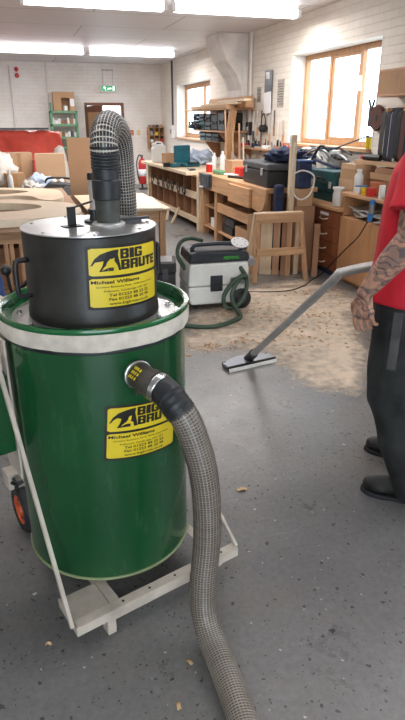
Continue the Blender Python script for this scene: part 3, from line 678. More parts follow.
# hose from the drum to the floor
oo = V((0.43, 1.33, 0)); t = thing('suction_hose', 'thick grey-brown ribbed hose dropping from the drum inlet to the floor in front', 'hose', oo)
A = L2W(*onc(ia, R + 0.022, 0.865)); 
path = [A, A + V((0.014, -0.045, 0.0)), V((0.338, 1.425, 0.848)), V((0.360, 1.395, 0.82)), V((0.386, 1.378, 0.775)), V((0.41, 1.368, 0.70)), V((0.428, 1.36, 0.616)), V((0.440, 1.36, 0.5)), V((0.441, 1.36, 0.362)), V((0.425, 1.345, 0.22)), V((0.42, 1.32, 0.12)), V((0.428, 1.26, 0.055)), V((0.432, 1.16, 0.044)), V((0.427, 1.0, 0.044)), V((0.40, 0.7, 0.044)), V((0.45, 0.3, 0.044)), V((0.7, 0.0, 0.044))]
PP = [p - oo for p in smoothpath(path, 0.003)]
acc = [0]
for a, b in zip(PP, PP[1:]): acc.append(acc[-1] + (b - a).length)
def seg(s0, s1): return [p for p, s in zip(PP, acc) if s0 <= s <= s1]
def cuffpart(name, s0, s1, rf, m):
    bm = nb(); tube(bm, seg(s0, s1), 0.04, 32, rf=rf); return link(name, bm, m, t, smooth=True)
c_ = cuffpart('cuff', 0, 0.078, lambda s, i: 0.0385 + 0.0015 * cos(s * 90) + 0.04 * s, mat('dusty_rubber', (78, 72, 64), 0.7, var=0.3, scale=14))
cuffpart('clamp_band', 0.075, 0.098, lambda s, i: 0.0445, STEEL)
cuffpart('ribbed_cuff', 0.096, 0.185, lambda s, i: 0.0425 + (0.0016 if (s * 100) % 1.4 < 0.7 and s > 0.03 else 0), RUBBER)
bm = nb(); tube(bm, seg(0.18, 99), 0.042, 28, rf=ribbed(0.0085, 0.0415, 0.0016), uv=True); link('hose_body', bm, HM2, t, smooth=True)
bm = nb()          # printed yellow mark on the cuff
pm = seg(0.012, 0.05); dcam = V((-0.3, -0.75, 0.55)).normalized()
for k in range(4):
    c = pm[2 + 3 * k]; nrm = (dcam - (pm[-1] - pm[0]).normalized() * dcam.dot((pm[-1] - pm[0]).normalized())).normalized(); s = (pm[-1] - pm[0]).normalized().cross(nrm)
    for e in (-0.014, 0.0, 0.014): bar(bm, c + nrm * 0.0425 + s * e, c + nrm * 0.0425 + s * (e + 0.009), 0.003, 0.003)
mk = link('printed_mark', bm, YELLOW, t)
# ------------------------------------------------------------------ left side: tables, templates, boxes
def trestle_table(name, label, x0, x1, y0, y1, top, th=0.02, m=PLY, apron=0.1, leg=0.06, inset=0.08, group=None):
    cx, cy = (x0 + x1) / 2, (y0 + y1) / 2; t = thing(name, label, 'table', (cx, cy, 0), 0, group); a, b = (x1 - x0) / 2, (y1 - y0) / 2
    bm = nb(); box(bm, -a, a, -b, b, top - th, top); link('tabletop', bm, m, t, bevel=0.002)
    for sx in (-1, 1):
        for sy in (-1, 1):
            bm = nb(); x, y = sx * (a - inset), sy * (b - inset); box(bm, x - leg / 2, x + leg / 2, y - leg / 2, y + leg / 2, 0, top - th); link('leg', bm, WOODZ, t, bevel=0.004)
    for sy in (-1, 1):
        bm = nb(); y = sy * (b - inset); box(bm, -a + inset + leg / 2, a - inset - leg / 2, y - 0.012, y + 0.012, top - th - apron, top - th); link('apron', bm, WOOD, t, bevel=0.003)
    for sx in (-1, 1):
        bm = nb(); x = sx * (a - inset); box(bm, x - 0.012, x + 0.012, -b + inset + leg / 2, b - inset - leg / 2, top - th - apron, top - th); link('apron', bm, WOODY, t, bevel=0.003)
    return t
big = trestle_table('assembly_table', 'wide low assembly table carrying the curved plywood templates', -1.6, 0.56, 4.52, 7.5, 0.79, apron=0.08, m=TEMPL)
for k in range(4):      # open crate-like supports below the table edge
    bm = nb(); x = -0.95 + k * 0.3; box(bm, x - 0.011, x + 0.011, -1.38, -0.8, 0.02, 0.70); link('support_panel', bm, CARD3, big, bevel=0.002)
for k, x in enumerate((-0.16, 0.06, 0.1, 0.17, 0.3)):
    bm = nb(); box(bm, x - 0.012 + 0.35, x + 0.02 + 0.35, -1.41, -1.385, 0.02, 0.69); link('support_batten', bm, WOODZ, big, bevel=0.002)
bm = nb(); box(bm, -0.98, 0.98, -1.37, -0.6, 0.30, 0.318); link('support_shelf', bm, WOOD, big)
for k, (x, w_, h_) in enumerate(((-0.33, 0.4, 0.3), (0.05, 0.22, 0.36))):
    bm = nb(); box(bm, -w_ / 2, w_ / 2, -0.2, 0.2, 0, h_)
    tag(link('cardboard_box', bm, CARD3, None, (x + 0.15, 5.0, 0.319), bevel=0.004), ('wide dark brown cardboard box under the assembly table', 'small brown cardboard box under the assembly table, nearer the drum')[k], 'box')
# curved plywood templates
TPL = mat('template_ply', (212, 184, 150), 0.5, var=0.05, scale=2)
def curved(name, label, loc, outer, holes, th, m, tilt=0.0):
    bm = nb(); es = []
    for lp in [outer] + holes:
        vs = [bm.verts.new((x, y, 0)) for x, y in lp]; es += [bm.edges.new((vs[i], vs[(i + 1) % len(vs)])) for i in range(len(vs))]
    bmesh.ops.triangle_fill(bm, use_beauty=True, use_dissolve=False, edges=es)
    r = bmesh.ops.extrude_face_region(bm, geom=bm.faces[:])
    for v in [g for g in r['geom'] if isinstance(g, bmesh.types.BMVert)]: v.co.z += th
    o = link(name, bm, m, None, loc, tilt)
    for p in o.data.polygons:
        if abs(p.normal.z) < 0.5: p.material_index = 1
    o.data.materials.append(PLYEDGE)
    return tag(o, label, 'plywood template')
def sp(pts, cl=True): return [(p.x, p.y) for p in smoothpath([(x, y, 0) for x, y in pts], 0.04, cl)]
oA = sp([(-1.3, 6.15), (-0.9, 6.35), (-0.4, 6.2), (0.0, 6.28), (0.16, 6.18), (0.22, 5.95), (0.33, 5.82), (0.45, 6.0), (0.47, 6.5), (0.42, 6.75), (0.1, 7.0), (-0.5, 7.2), (-1.2, 7.1)])
hA = sp([(-0.85, 6.6), (-0.25, 6.42), (0.14, 6.6), (-0.05, 6.85), (-0.5, 6.95)])
curved('plywood_template', 'curved plywood template with a hooked end, farther back on the assembly table', (0, 0, 0.7905), oA, [hA], 0.06, TPL)
oB = sp([(-1.3, 4.9), (-0.9, 4.72), (0.0, 4.72), (0.4, 4.8), (0.52, 5.05), (0.5, 5.5), (0.36, 5.68), (0.12, 5.88), (-0.1, 6.0), (-0.5, 5.9), (-1.0, 6.05), (-1.35, 5.8)])
hB = sp([(-0.7, 5.3), (-0.15, 5.15), (0.2, 5.32), (0.1, 5.62), (-0.35, 5.72)])
curved('plywood_template', 'curved plywood template nearest the drum at the front of the assembly table', (0, 0, 0.7905), oB, [hB], 0.06, TPL)
t = thing('gas_bottle', 'blue gas bottle with a teal foot just left of the drum, behind it', 'gas bottle', (-0.22, 3.8, 0))
bm = nb(); lathe(bm, [(0, 0.06), (0.085, 0.06), (0.09, 0.1), (0.09, 0.62), (0.06, 0.70), (0.03, 0.73), (0, 0.73)], 28); link('cylinder', bm, BLUE, t, smooth=45)
bm = nb(); lathe(bm, [(0, 0), (0.092, 0), (0.094, 0.1), (0.085, 0.1), (0, 0.06)], 28); link('foot_ring', bm, TEALD, t, smooth=45)
bm = nb(); cyl(bm, (0, 0, 0.73), (0, 0, 0.78), 0.018); link('valve', bm, STEELD, t, smooth=45)

# small ply table behind the drum hose
trestle_table('trestle_table', 'small table with a thin plywood top behind the arched hose', 0.66, 1.47, 5.72, 7.1, 0.74, th=0.018, apron=0.12)
bm = nb(); box(bm, -0.38, 0.2, -0.40, 0.5, 0, 0.012)
tag(link('plywood_offcut', bm, PLYEDGE, None, (1.22, 6.1, 0.742), radians(-6)), 'pale thin plywood offcut lying on the small table behind the hose', 'plywood sheet')
# flat pack cardboard and green tub between the tables
def carton(name, label, x, y, z, w_, d_, h_, rz=0, m=CARD, flaps=True, tape=True, cat='box', group=None):
    t = thing(name, label, cat, (x, y, z), rz, group); e = 0.006
    bm = nb(); box(bm, -w_ / 2, w_ / 2, -d_ / 2, d_ / 2, 0, e)
    box(bm, -w_ / 2, w_ / 2, -d_ / 2, -d_ / 2 + e, e, h_); box(bm, -w_ / 2, w_ / 2, d_ / 2 - e, d_ / 2, e, h_)
    box(bm, -w_ / 2, -w_ / 2 + e, -d_ / 2 + e, d_ / 2 - e, e, h_); box(bm, w_ / 2 - e, w_ / 2, -d_ / 2 + e, d_ / 2 - e, e, h_)
    if not flaps: box(bm, -w_ / 2, w_ / 2, -d_ / 2, d_ / 2, h_, h_ + e)
    link('box_body', bm, m, t, bevel=0.002)
    if flaps:
        for s in (-1, 1):
            bm = nb(); bar(bm, (0, s * d_ / 2, h_), (0, s * (d_ / 2 + 0.4 * d_ * 0.5), h_ + 0.05), w_ * 0.97, 0.004); link('flap', bm, m, t)
    if tape:
        bm = nb(); box(bm, -0.024, 0.024, -d_ / 2 - 0.001, -d_ / 2, h_ * 0.45, h_); link('tape', bm, mat('parcel_tape', (176, 134, 92), 0.25, var=0.05), t)
    return t
carton('cardboard_box', 'flat brown cardboard carton between the two tables, behind the switch lever', 0.98, 7.75, 0.0, 0.4, 0.4, 0.72, 0, CARD3)
# ------------- stacks further back
storage = trestle_table('storage_bench', 'low bench behind the templates loaded with boxes and cloths', -1.2, 0.72, 7.72, 9.0, 0.66, apron=0.1)
carton('cardboard_box', 'large plain brown cardboard box on the low bench, right one of the pair', 0.505, 8.45, 0.661, 0.38, 0.3, 0.47, radians(-3), CARD2, flaps=False, tape=False)
carton('cardboard_box', 'large plain brown cardboard box on the low bench, left one of the pair', 0.10, 8.62, 0.661, 0.35, 0.3, 0.48, radians(4), CARD2, flaps=False)
bm = nb(); box(bm, -0.012, 0.012, -0.1, 0.1, 0, 0.4)
tag(link('red_strip', bm, REDD, None, (0.295, 8.4, 0.661), bevel=0.003), 'narrow red strip stuck between the two large cardboard boxes', 'strip'); bpy.data.objects['red_strip'].name = 'plastic_strip'
carton('cardboard_box', 'small open cardboard box beside the white bottle', 0.02, 7.86, 0.661, 0.22, 0.16, 0.28, radians(8), CARD, flaps=False)
def bottle(name, label, x, y, z, r, h, m, capm=WHITE, cat='bottle', neck=0.35, group=None, handle=False):
    t = thing(name, label, cat, (x, y, z), 0, group)
    bm = nb(); lathe(bm, [(0, 0), (r * 0.92, 0), (r, r * 0.1), (r, h * 0.66), (r * 0.85, h * 0.76), (r * neck, h * 0.86), (r * neck, h * 0.9), (0, h * 0.9)], 24); link('bottle_body', bm, m, t, smooth=45)
    bm = nb(); lathe(bm, [(0, h * 0.9), (r * neck * 1.25, h * 0.9), (r * neck * 1.2, h), (0, h)], 20); link('cap', bm, capm, t, smooth=45)
    return t
bottle('plastic_bottle', 'milky white bottle standing in front of the small open box at far left', -0.03, 7.74, 0.661, 0.035, 0.33, CLEAR)
def heap(name, label, cat, loc, rx, ry, rz_, seed, m, amp=0.45, fr=2.2, sub=4):
    bm = nb(); lump(bm, (0, 0, rz_ * 0.85), rx, ry, rz_, seed, amp, fr, sub)
    for v in bm.verts:
        f_ = 1 - abs(noise.noise(V((v.co.x * 9 + seed, v.co.y * 9, v.co.z * 7)))) * 3; v.co += V(v.co).normalized() * 0.035 * f_ * min(1, rx / 0.15)
        f2 = 1 - abs(noise.noise(V((v.co.x * 22, v.co.y * 22 + seed, v.co.z * 18)))) * 3; v.co += V(v.co).normalized() * 0.012 * f2
        v.co.z = max(v.co.z, 0.0)
    return tag(link(name, bm, m, None, loc, smooth=True), label, cat)
heap('dust_sheet', 'big crumpled pale dust sheet heaped at the far left', 'cloth', (-0.22, 8.12, 0.661), 0.27, 0.24, 0.28, 3, CLOTH)
heap('dust_sheet', 'crumpled white cloth hanging over the low bench beside the bottle', 'cloth', (0.2, 7.86, 0.661), 0.11, 0.12, 0.09, 8, CLOTH, 0.7, 3)
heap('blue_cloth', 'folded pale blue cloth in front of the cardboard boxes', 'cloth', (0.33, 8.1, 0.661), 0.14, 0.1, 0.12, 5, BLUECL, 0.5, 2.5); bpy.data.objects['blue_cloth'].name = 'folded_cloth'
t = thing('tool_bag', 'black and grey open tool bag in front of the large cardboard boxes', 'tool bag', (0.56, 7.9, 0.661), radians(-6))
bm = nb(); prism(bm, [(-0.17, 0), (0.17, 0), (0.19, 0.06), (0.17, 0.13), (0.08, 0.15), (-0.12, 0.16), (-0.19, 0.1)], -0.1, 0.1, Matrix(((1, 0, 0, 0), (0, 0, -1, 0), (0, 1, 0, 0), (0, 0, 0, 1)))); link('bag_body', bm, DGREY, t, bevel=0.02, segs=3)
bm = nb(); tube(bm, smoothpath([(-0.18, 0.1, 0.1), (-0.15, 0.1, 0.19), (0.0, 0.1, 0.2), (0.15, 0.1, 0.18), (0.18, 0.1, 0.09)], 0.02), 0.014, 10); link('bag_frame', bm, BLACK, t, smooth=True)
bm = nb(); lathe(bm, [(0, -0.02), (0.055, -0.02), (0.06, 0), (0.055, 0.02), (0, 0.02)], 24, M=Matrix.Translation((0.1, -0.115, 0.06)) @ Matrix.Rotation(pi / 2, 4, 'X')); link('round_pocket', bm, GREY, t, smooth=40)
for k, x in enumerate((-0.06, 0.03)):
    bm = nb(); lump(bm, (x, 0.0, 0.17), 0.035, 0.03, 0.03, k, 0.4, 2, 2); link('rag', bm, WHITE, t, smooth=True)
# tall hardboard sheet
bm = nb(); box(bm, -0.28, 0.28, -0.009, 0.009, 0, 1.36)
o = tag(link('hardboard_sheet', bm, MDF, None, (0.93, 7.33, 0.0)), 'tall bare brown hardboard sheet standing behind the arched hose', 'board'); o.rotation_euler = (radians(-1.5), 0, radians(-3))
# translucent jar behind the cuff
t = thing('plastic_canister', 'grey translucent canister with black lid just behind the rubber cuff', 'canister', (0.62, 5.0, 0.7905 + 0.046))
bm = nb(); lathe(bm, [(0, 0), (0.045, 0), (0.036, 0.02), (0.040, 0.27), (0, 0.27)], 28); link('canister_body', bm, mat('smoky_plastic', (186, 188, 188), 0.3, var=0.04), t, smooth=40)
bm = nb(); lathe(bm, [(0, 0.27), (0.045, 0.27), (0.045, 0.32), (0.036, 0.335), (0, 0.335)], 28); link('lid', bm, BLACK, t, smooth=40)
t.location = (0.735, 5.95, 0.7425)
# red tarpaulin over a machine
t = thing('covered_machine', 'long machine under a bright red tarpaulin with a grey rail on top', 'machine', (-0.35, 10.4, 0))
TARP = mat('red_tarpaulin', (226, 90, 76), 0.35, var=0.12, scale=4, bump=0.15, bscale=5)
bm = nb(); box(bm, -1.1, 1.02, -0.3, 0.35, 0.0, 0.9); link('machine_bed', bm, DGREY, t, bevel=0.01)
def tf(u, v):
    x = -1.2 + 2.35 * u; s = v * 2 - 1
    if x > 0.98 and False: pass
    zt_ = 1.41 - 0.01 * u
    prof = [(-0.5, 0.62), (-0.42, 0.98), (-0.28, 1.2), (-0.1, 1.36), (0.0, zt_), (0.12, 1.36), (0.4, 1.0), (0.45, 0.6)]
    k = v * (len(prof) - 1); i = min(int(k), len(prof) - 2); f = k - i
    y = prof[i][0] * (1 - f) + prof[i + 1][0] * f; z = prof[i][1] * (1 - f) + prof[i + 1][1] * f
    n_ = noise.noise(V((x * 2.2 + z * 1.5, z * 1.6, y))) * 0.13 + noise.noise(V((x * 7 + z * 4, z * 2, 3))) * 0.03 - 0.03 * abs(sin(x * 4 - z * 5))
    return V((x + (0.16 * (1.4 - z) if u > 0.8 else 0), y - n_ * (1 - abs(y) * 0.2), z - abs(n_) * 0.3))
bm = nb(); sheet(bm, tf, 80, 40, 0.004); link('tarpaulin', bm, TARP, t, smooth=True)
bm = nb(); box(bm, -1.2, 1.0, -0.04, 0.04, 1.405, 1.435); link('top_rail', bm, DGREY, t, bevel=0.004)
heap('dust_sheet', 'small crumpled white sheet at the right end of the red tarpaulin', 'cloth', (0.72, 9.45, 0.0), 0.12, 0.12, 0.66, 11, CLOTH, 0.12, 2.0)
# green shelving rack
t = thing('shelving_rack', 'green steel shelving rack against the end wall under a cardboard carton', 'shelving', (1.31, YB - 0.36, 0))
for x in (-0.29, 0.29):
    for y in (-0.2, 0.2):
        bm = nb(); box(bm, x - 0.02, x + 0.02, y - 0.02, y + 0.02, 0, 1.74 if not (x < 0 and y < 0) else 1.92); link('rack_post', bm, GREENR, t, bevel=0.003)
SH = (0.3, 0.62, 0.92, 1.14, 1.42, 1.70)
for z in SH:
    bm = nb(); box(bm, -0.31, 0.31, -0.22, 0.22, z, z + 0.045); link('rack_shelf', bm, GREENR, t, bevel=0.003)
t = thing('cardboard_box', 'open-fronted cardboard carton on top of the green rack', 'box', (1.34, YB - 0.36, 1.747), 0)
bm = nb(); box(bm, -0.24, -0.06, -0.15, -0.142, 0, 0.4); box(bm, 0.13, 0.24, -0.15, -0.142, 0, 0.4); box(bm, -0.24, 0.24, 0.142, 0.15, 0, 0.4); box(bm, -0.24, -0.232, -0.142, 0.142, 0, 0.4); box(bm, 0.232, 0.24, -0.142, 0.142, 0, 0.4); box(bm, -0.24, 0.24, -0.142, 0.142, 0, 0.008); box(bm, -0.06, 0.13, -0.15, -0.142, 0.28, 0.4); link('box_body', bm, CARD, t)
bm = nb(); box(bm, 0.14, 0.23, -0.154, -0.151, 0.1, 0.26); link('address_label', bm, PAPER, t)
bm = nb(); lathe(bm, [(0, 0), (0.05, 0), (0.05, 0.1), (0, 0.1)], 16, (0.03, -0.1, 0.009)); link('roll', bm, WHITE, t, smooth=40)
cols = [(WHITE, 'white'), (mat('brown_jar', (120, 84, 62), 0.5), 'brown'), (GREY, 'grey'), (CARD3, 'dark brown'), (CARD2, 'tan'), (CLOTH, 'cream'), (DGREY, 'dark grey'), (CLEAR, 'milky')]
ords = ['first', 'second', 'third', 'fourth', 'fifth', 'sixth', 'seventh', 'eighth', 'ninth']
for si, (z, nm) in enumerate(((1.465, 'upper'), (1.185, 'middle'))):
    for k in range(8):
        m_, cn = random.choice(cols); x = 1.31 - 0.25 + k * 0.069; h_ = random.uniform(0.07, 0.15); lb = '%s %s on the %s shelf of the green rack, %s from the left'
        if random.random() < 0.5:
            bm = nb(); lathe(bm, [(0, 0), (0.03, 0), (0.031, h_ * 0.8), (0.022, h_ * 0.86), (0.024, h_), (0, h_)], 14); tag(link('tin', bm, m_, None, (x, YB - 0.5, z), smooth=40), lb % (cn, 'tin', nm, ords[k]), 'tin', 'tins and cartons on the green rack')
        else:
            bm = nb(); box(bm, -0.032, 0.032, -0.05, 0.05, 0, h_); tag(link('carton', bm, m_, None, (x, YB - 0.48, z), bevel=0.003), lb % (cn, 'carton', nm, ords[k]), 'carton', 'tins and cartons on the green rack')
# notices on end wall
for k, (x, c, lab) in enumerate(((3.0, (206, 120, 92), 'orange and white notice on the end wall, left one'), (3.17, (226, 206, 150), 'yellowish notice on the end wall, beside the orange one'), (3.43, (196, 96, 86), 'reddish notice on the end wall, next to the pigeonholes'))):
    t = thing('wall_notice', lab, 'notice', (x, YB - 0.004, 1.17)); bm = nb(); box(bm, -0.07, 0.07, -0.003, 0.003, 0, 0.17); link('sheet', bm, PAPER, t)
    bm = nb(); box(bm, -0.05, 0.05, -0.005, -0.004, 0.02, 0.15); link('printed_area', bm, mat('notice_%d' % k, c, 0.7, var=0.2, scale=30), t)
# pigeonhole rack on the end wall corner
t = thing('pigeonhole_rack', 'small wooden pigeonhole rack hanging in the far corner', 'shelf', (3.58, YB - 0.13, 0.86))
bm = nb(); w_, h_, e = 0.19, 0.52, 0.012
for x in (-w_, -w_ / 3, w_ / 3, w_ - e): box(bm, x, x + e, -0.13, 0.13, 0, h_)
for z in (0, 0.16, 0.33, h_ - e): box(bm, -w_ + e, w_ - e, -0.13, 0.13, z, z + e)
box(bm, -w_, w_, 0.118, 0.13, 0, h_); link('rack_body', bm, CARD, t)
for k in range(5):
    bm = nb(); bx_ = -0.12 + 0.125 * (k % 3); z = (0.172, 0.342)[k // 3]; box(bm, bx_ - 0.035, bx_ + 0.035, -0.1, 0.05, z, z + 0.07 + 0.02 * (k % 2))
    tag(link('small_box', bm, (WHITE, CARD3, RED, GREY, YELLOW)[k], None, (3.58, YB - 0.13, 0.86)), ('white', 'brown', 'red', 'grey', 'yellow')[k] + ' small box inside the far corner pigeonhole rack', 'box', 'boxes in the corner pigeonholes')
for k in range(4):
    bm = nb(); lump(bm, (0, 0, 0.03), 0.05, 0.05, 0.035, k, 0.4, 2, 2); tag(link('sundry_bag', bm, (GREY, CARD3, DGREY, CARD2)[k], None, (3.44 + k * 0.09, YB - 0.15, 1.381), smooth=True), ('grey', 'dark brown', 'black', 'tan')[k] + ' little bag on top of the pigeonhole rack', 'bag', 'bags on the pigeonhole rack')
# fire extinguisher
t = thing('fire_extinguisher', 'red fire extinguisher with black hose by the end of the shelf bench', 'fire extinguisher', (3.0, 14.4, 0.0))
bm = nb(); box(bm, -0.12, 0.12, -0.12, 0.12, 0, 0.02); box(bm, -0.02, 0.02, 0.05, 0.09, 0.02, 0.5); link('stand', bm, BLACK, t, bevel=0.004)
bm = nb(); lathe(bm, [(0, 0.12), (0.08, 0.12), (0.095, 0.14), (0.095, 0.6), (0.07, 0.67), (0.03, 0.7), (0.03, 0.73), (0, 0.73)], 28); link('cylinder', bm, REDD, t, smooth=45)
bm = nb(); box(bm, -0.02, 0.02, -0.08, 0.03, 0.73, 0.75); box(bm, -0.015, 0.015, -0.1, 0.02, 0.77, 0.785); cyl(bm, (0, 0, 0.72), (0, 0, 0.77), 0.018); link('valve', bm, BLACK, t, bevel=0.002)
bm = nb(); tube(bm, smoothpath([(0, 0, 0.74), (-0.08, -0.06, 0.78), (-0.14, -0.06, 0.6), (-0.12, -0.07, 0.3), (-0.09, -0.05, 0.2)], 0.03), 0.014, 8); link('discharge_hose', bm, BLACK, t, smooth=True)
bm = nb(); lathe(bm, [(0.0955, 0.3), (0.0965, 0.3), (0.0965, 0.46), (0.0955, 0.46)], 28); link('instruction_band', bm, PAPER, t, smooth=True)
# black tool case by the drum
t = thing('tool_case', 'dusty black tool case on the floor between the drum and the white extractor', 'tool case', (1.10, 4.98, 0), radians(-14))
DB = mat('dusty_black', (48, 47, 46), 0.6, var=0.3, scale=10)
bm = nb(); box(bm, -0.2, 0.2, -0.15, 0.15, 0, 0.31); link('case_body', bm, DB, t, bevel=0.012)
bm = nb(); box(bm, -0.205, 0.205, -0.155, 0.155, 0.315, 0.41); link('case_lid', bm, DB, t, bevel=0.015)
for x in (-0.11, 0.11):
    bm = nb(); box(bm, x - 0.025, x + 0.025, -0.168, -0.156, 0.26, 0.36); link('latch', bm, DGREY, t, bevel=0.003)
bm = nb(); tube(bm, [(-0.06, -0.15, 0.36), (-0.06, -0.18, 0.36), (0.06, -0.18, 0.36), (0.06, -0.15, 0.36)], 0.009, 8); link('carry_handle', bm, BLACK, t, smooth=40)
bm = nb(); box(bm, -0.17, 0.17, -0.12, 0.12, 0.41, 0.418); link('lid_tray', bm, GREY, t, bevel=0.004)
# ------------------------------------------------------------------ shelf bench along the far right wall
SR = radians(1.8)
t = thing('shelf_bench', 'long bench of pale timber with two rows of pigeonholes along the far window wall', 'workbench', (2.59, 8.42, 0), SR)
LN = 2.9; bm = nb(); box(bm, -0.16, 0.9, 0.12, LN, 0.80, 0.845); link('worktop', bm, PALE, t, bevel=0.004)
bm = nb(); box(bm, 0.0, 0.03, 0.03, LN, 0.45, 0.55); link('front_rail', bm, PALE, t, bevel=0.003)
bm = nb(); box(bm, 0.0, 0.03, 0.03, LN, 0.10, 0.18); link('front_rail', bm, PALE, t, bevel=0.003)
bm = nb(); box(bm, 0.0, 0.03, 0.03, LN, 0.77, 0.80); link('front_rail', bm, PALE, t, bevel=0.003)
for z in (0.44, 0.12):
    bm = nb(); box(bm, 0.03, 0.85, 0.03, LN, z, z + 0.018); link('shelf_board', bm, WOODY, t)
bm = nb(); box(bm, 0.84, 0.86, 0.03, LN, 0.02, 0.8); link('back_panel', bm, CARD3, t)
for k in range(8):
    y = 0.03 + k * 0.4075
    bm = nb(); box(bm, 0.03, 0.83, y, y + 0.018, 0.0 if k in (0, 7) else 0.138, 0.80); link('divider', bm, CARD3, t)
for y in (-0.04, LN):
    bm = nb(); box(bm, -0.03, 0.04, y, y + 0.07, 0.0, 0.80); link('leg', bm, PALEZ, t, bevel=0.004)
def P2(x, y): return (2.59 + x * cos(SR) - y * sin(SR), 8.42 + x * sin(SR) + y * cos(SR))
def onbench(x, y): return P2(x, y)
# coils of flex and clamps hanging on the rail
for k, y in enumerate((0.65, 0.95, 1.3, 1.55, 1.85, 2.2, 2.6)):
    x, yy = P2(-0.02, y); bm = nb()
    for j in range(3): tube(bm, [(random.uniform(-0.02, 0.0), 0.05 * cos(a * pi / 6) * (1 + 0.3 * j), 0.02 - 0.045 + 0.045 * sin(a * pi / 6) * (1 + 0.4 * j)) for a in range(12)], 0.006, 6, True)
    tag(link('coiled_flex', bm, BLACK, None, (x, yy, 0.56), smooth=True), 'dark flex coil on the upper shelf bench rail, %s from the near end' % ords[k], 'cable', 'dark flexes hung along the shelf bench rail')
for k, (y, z, c) in enumerate(((0.2, 0.2, CARD2), (0.6, 0.2, CARD3), (0.95, 0.2, WHITE), (1.4, 0.2, CARD), (1.8, 0.2, CARD2), (2.2, 0.2, BLUEB), (2.6, 0.2, BLUEB), (0.6, 0.46, CARD), (1.8, 0.46, CARD3), (2.6, 0.46, DGREY))):
    x, yy = P2(0.3, 0.03 + 0.4075 * (int(y / 0.4075) + 0.5) + 0.009); bm = nb(); box(bm, -0.15, 0.15, -0.09 - 0.02 * (k % 3), 0.09, 0, 0.12 + 0.03 * (k % 3))
    tag(link('stored_box', bm, c, None, (x, yy, 0.139 if z < 0.3 else 0.459), SR, bevel=0.003), '%s box pushed into the %s pigeonhole row, %s along' % (['tan', 'brown', 'white', 'plain', 'tan', 'blue', 'blue', 'plain', 'brown', 'grey'][k], 'lower' if z < 0.3 else 'upper', ords[k] if k < 7 else ords[k - 7]), 'box', 'boxes in the bench pigeonholes')
# offcuts leaning by the rail
for k, (y, h_, a) in enumerate(((0.85, 0.3, 25), (1.15, 0.26, -30))):
    x, yy = P2(-0.02, y); bm = nb(); box(bm, -0.012, 0.012, -0.03, 0.03, 0, h_); o = tag(link('timber_offcut', bm, PALEZ, None, (x - 0.16, yy, 0.0)), ('pale offcut leaning on the lower rail of the shelf bench, tilted away', 'pale offcut leaning on the lower rail of the shelf bench, tilted nearer')[k], 'offcut'); o.rotation_euler = (radians(a), radians(20), 0)
# things on the shelf bench: canister, boxes, teal case
x, y = P2(0.05, 2.4)
t = thing('jerry_can', 'big white plastic jerry can on the far end of the shelf bench', 'canister', (x + 0.0, y, 0.845), 0)
bm = nb(); prism(bm, [(-0.11, 0), (0.11, 0), (0.12, 0.02), (0.12, 0.24), (0.09, 0.3), (-0.05, 0.3), (-0.12, 0.24), (-0.12, 0.02)], -0.09, 0.09, Matrix(((1, 0, 0, 0), (0, 0, -1, 0), (0, 1, 0, 0), (0, 0, 0, 1)))); link('can_body', bm, CLEAR, t, bevel=0.02, segs=3)
bm = nb(); cyl(bm, (-0.085, 0, 0.27), (-0.1, 0, 0.32), 0.03); link('cap', bm, WHITE, t, smooth=40)
bm = nb(); tube(bm, smoothpath([(-0.05, 0, 0.295), (-0.04, 0, 0.335), (0.05, 0, 0.335), (0.085, 0, 0.3)], 0.02), 0.014, 10); link('handle', bm, WHITE, t, smooth=True)
x, y = P2(0.08, 1.9); carton('cardboard_box', 'small brown cardboard box beside the white jerry can', x - 0.0, y, 0.846, 0.16, 0.16, 0.17, 0.2, CARD, flaps=False, tape=False)
def powercase(name, label, x, y, z, w_, d_, h_, m, rz=0, open_=False, group=None, hm=BLACK):
    t = thing(name, label, 'tool case', (x, y, z), rz, group)
    bm = nb(); box(bm, -w_ / 2, w_ / 2, -d_ / 2, d_ / 2, 0, h_ * 0.5); link('case_base', bm, m, t, bevel=0.015, segs=3)
    bm = nb()
    if open_: box(bm, -w_ / 2, w_ / 2, d_ / 2, d_ / 2 + h_ * 0.5, h_ * 0.4, h_ * 0.4 + d_)
    else: box(bm, -w_ / 2, w_ / 2, -d_ / 2, d_ / 2, h_ * 0.5 + 0.003, h_)
    link('case_lid', bm, m, t, bevel=0.015, segs=3)
    for s in (-1, 1):
        bm = nb(); box(bm, s * w_ * 0.3 - 0.02, s * w_ * 0.3 + 0.02, -d_ / 2 - 0.01, -d_ / 2 + 0.002, h_ * 0.36, h_ * 0.62); link('latch', bm, hm, t, bevel=0.002)
    bm = nb(); tube(bm, [(-0.06, -d_ / 2, h_ * 0.45), (-0.05, -d_ / 2 - 0.03, h_ * 0.45), (0.05, -d_ / 2 - 0.03, h_ * 0.45), (0.06, -d_ / 2, h_ * 0.45)], 0.009, 8); link('carry_handle', bm, hm, t, smooth=40)
    return t
x, y = P2(0.22, 1.2); powercase('tool_case', 'teal power tool case standing open on the shelf bench', x, y, 0.846, 0.3, 0.27, 0.13, MAKITA, radians(20), True)
x, y = P2(-0.02, 1.05)
t = thing('cordless_drill', 'black and teal cordless drill lying in front of the open teal case', 'drill', (x, y, 0.846), radians(20))
bm = nb(); cyl(bm, (-0.1, 0, 0.035), (0.06, 0, 0.035), 0.032); link('motor_body', bm, MAKITA, t, smooth=40)
bm = nb(); cyl(bm, (0.06, 0, 0.035), (0.12, 0, 0.035), 0.024, 0.014); cyl(bm, (0.12, 0, 0.035), (0.2, 0, 0.035), 0.004, n=8); link('chuck', bm, BLACK, t, smooth=40)
bm = nb(); bar(bm, (-0.04, 0.02, 0.03), (-0.07, 0.15, 0.03), 0.04, 0.04); link('grip', bm, BLACK, t, bevel=0.008)
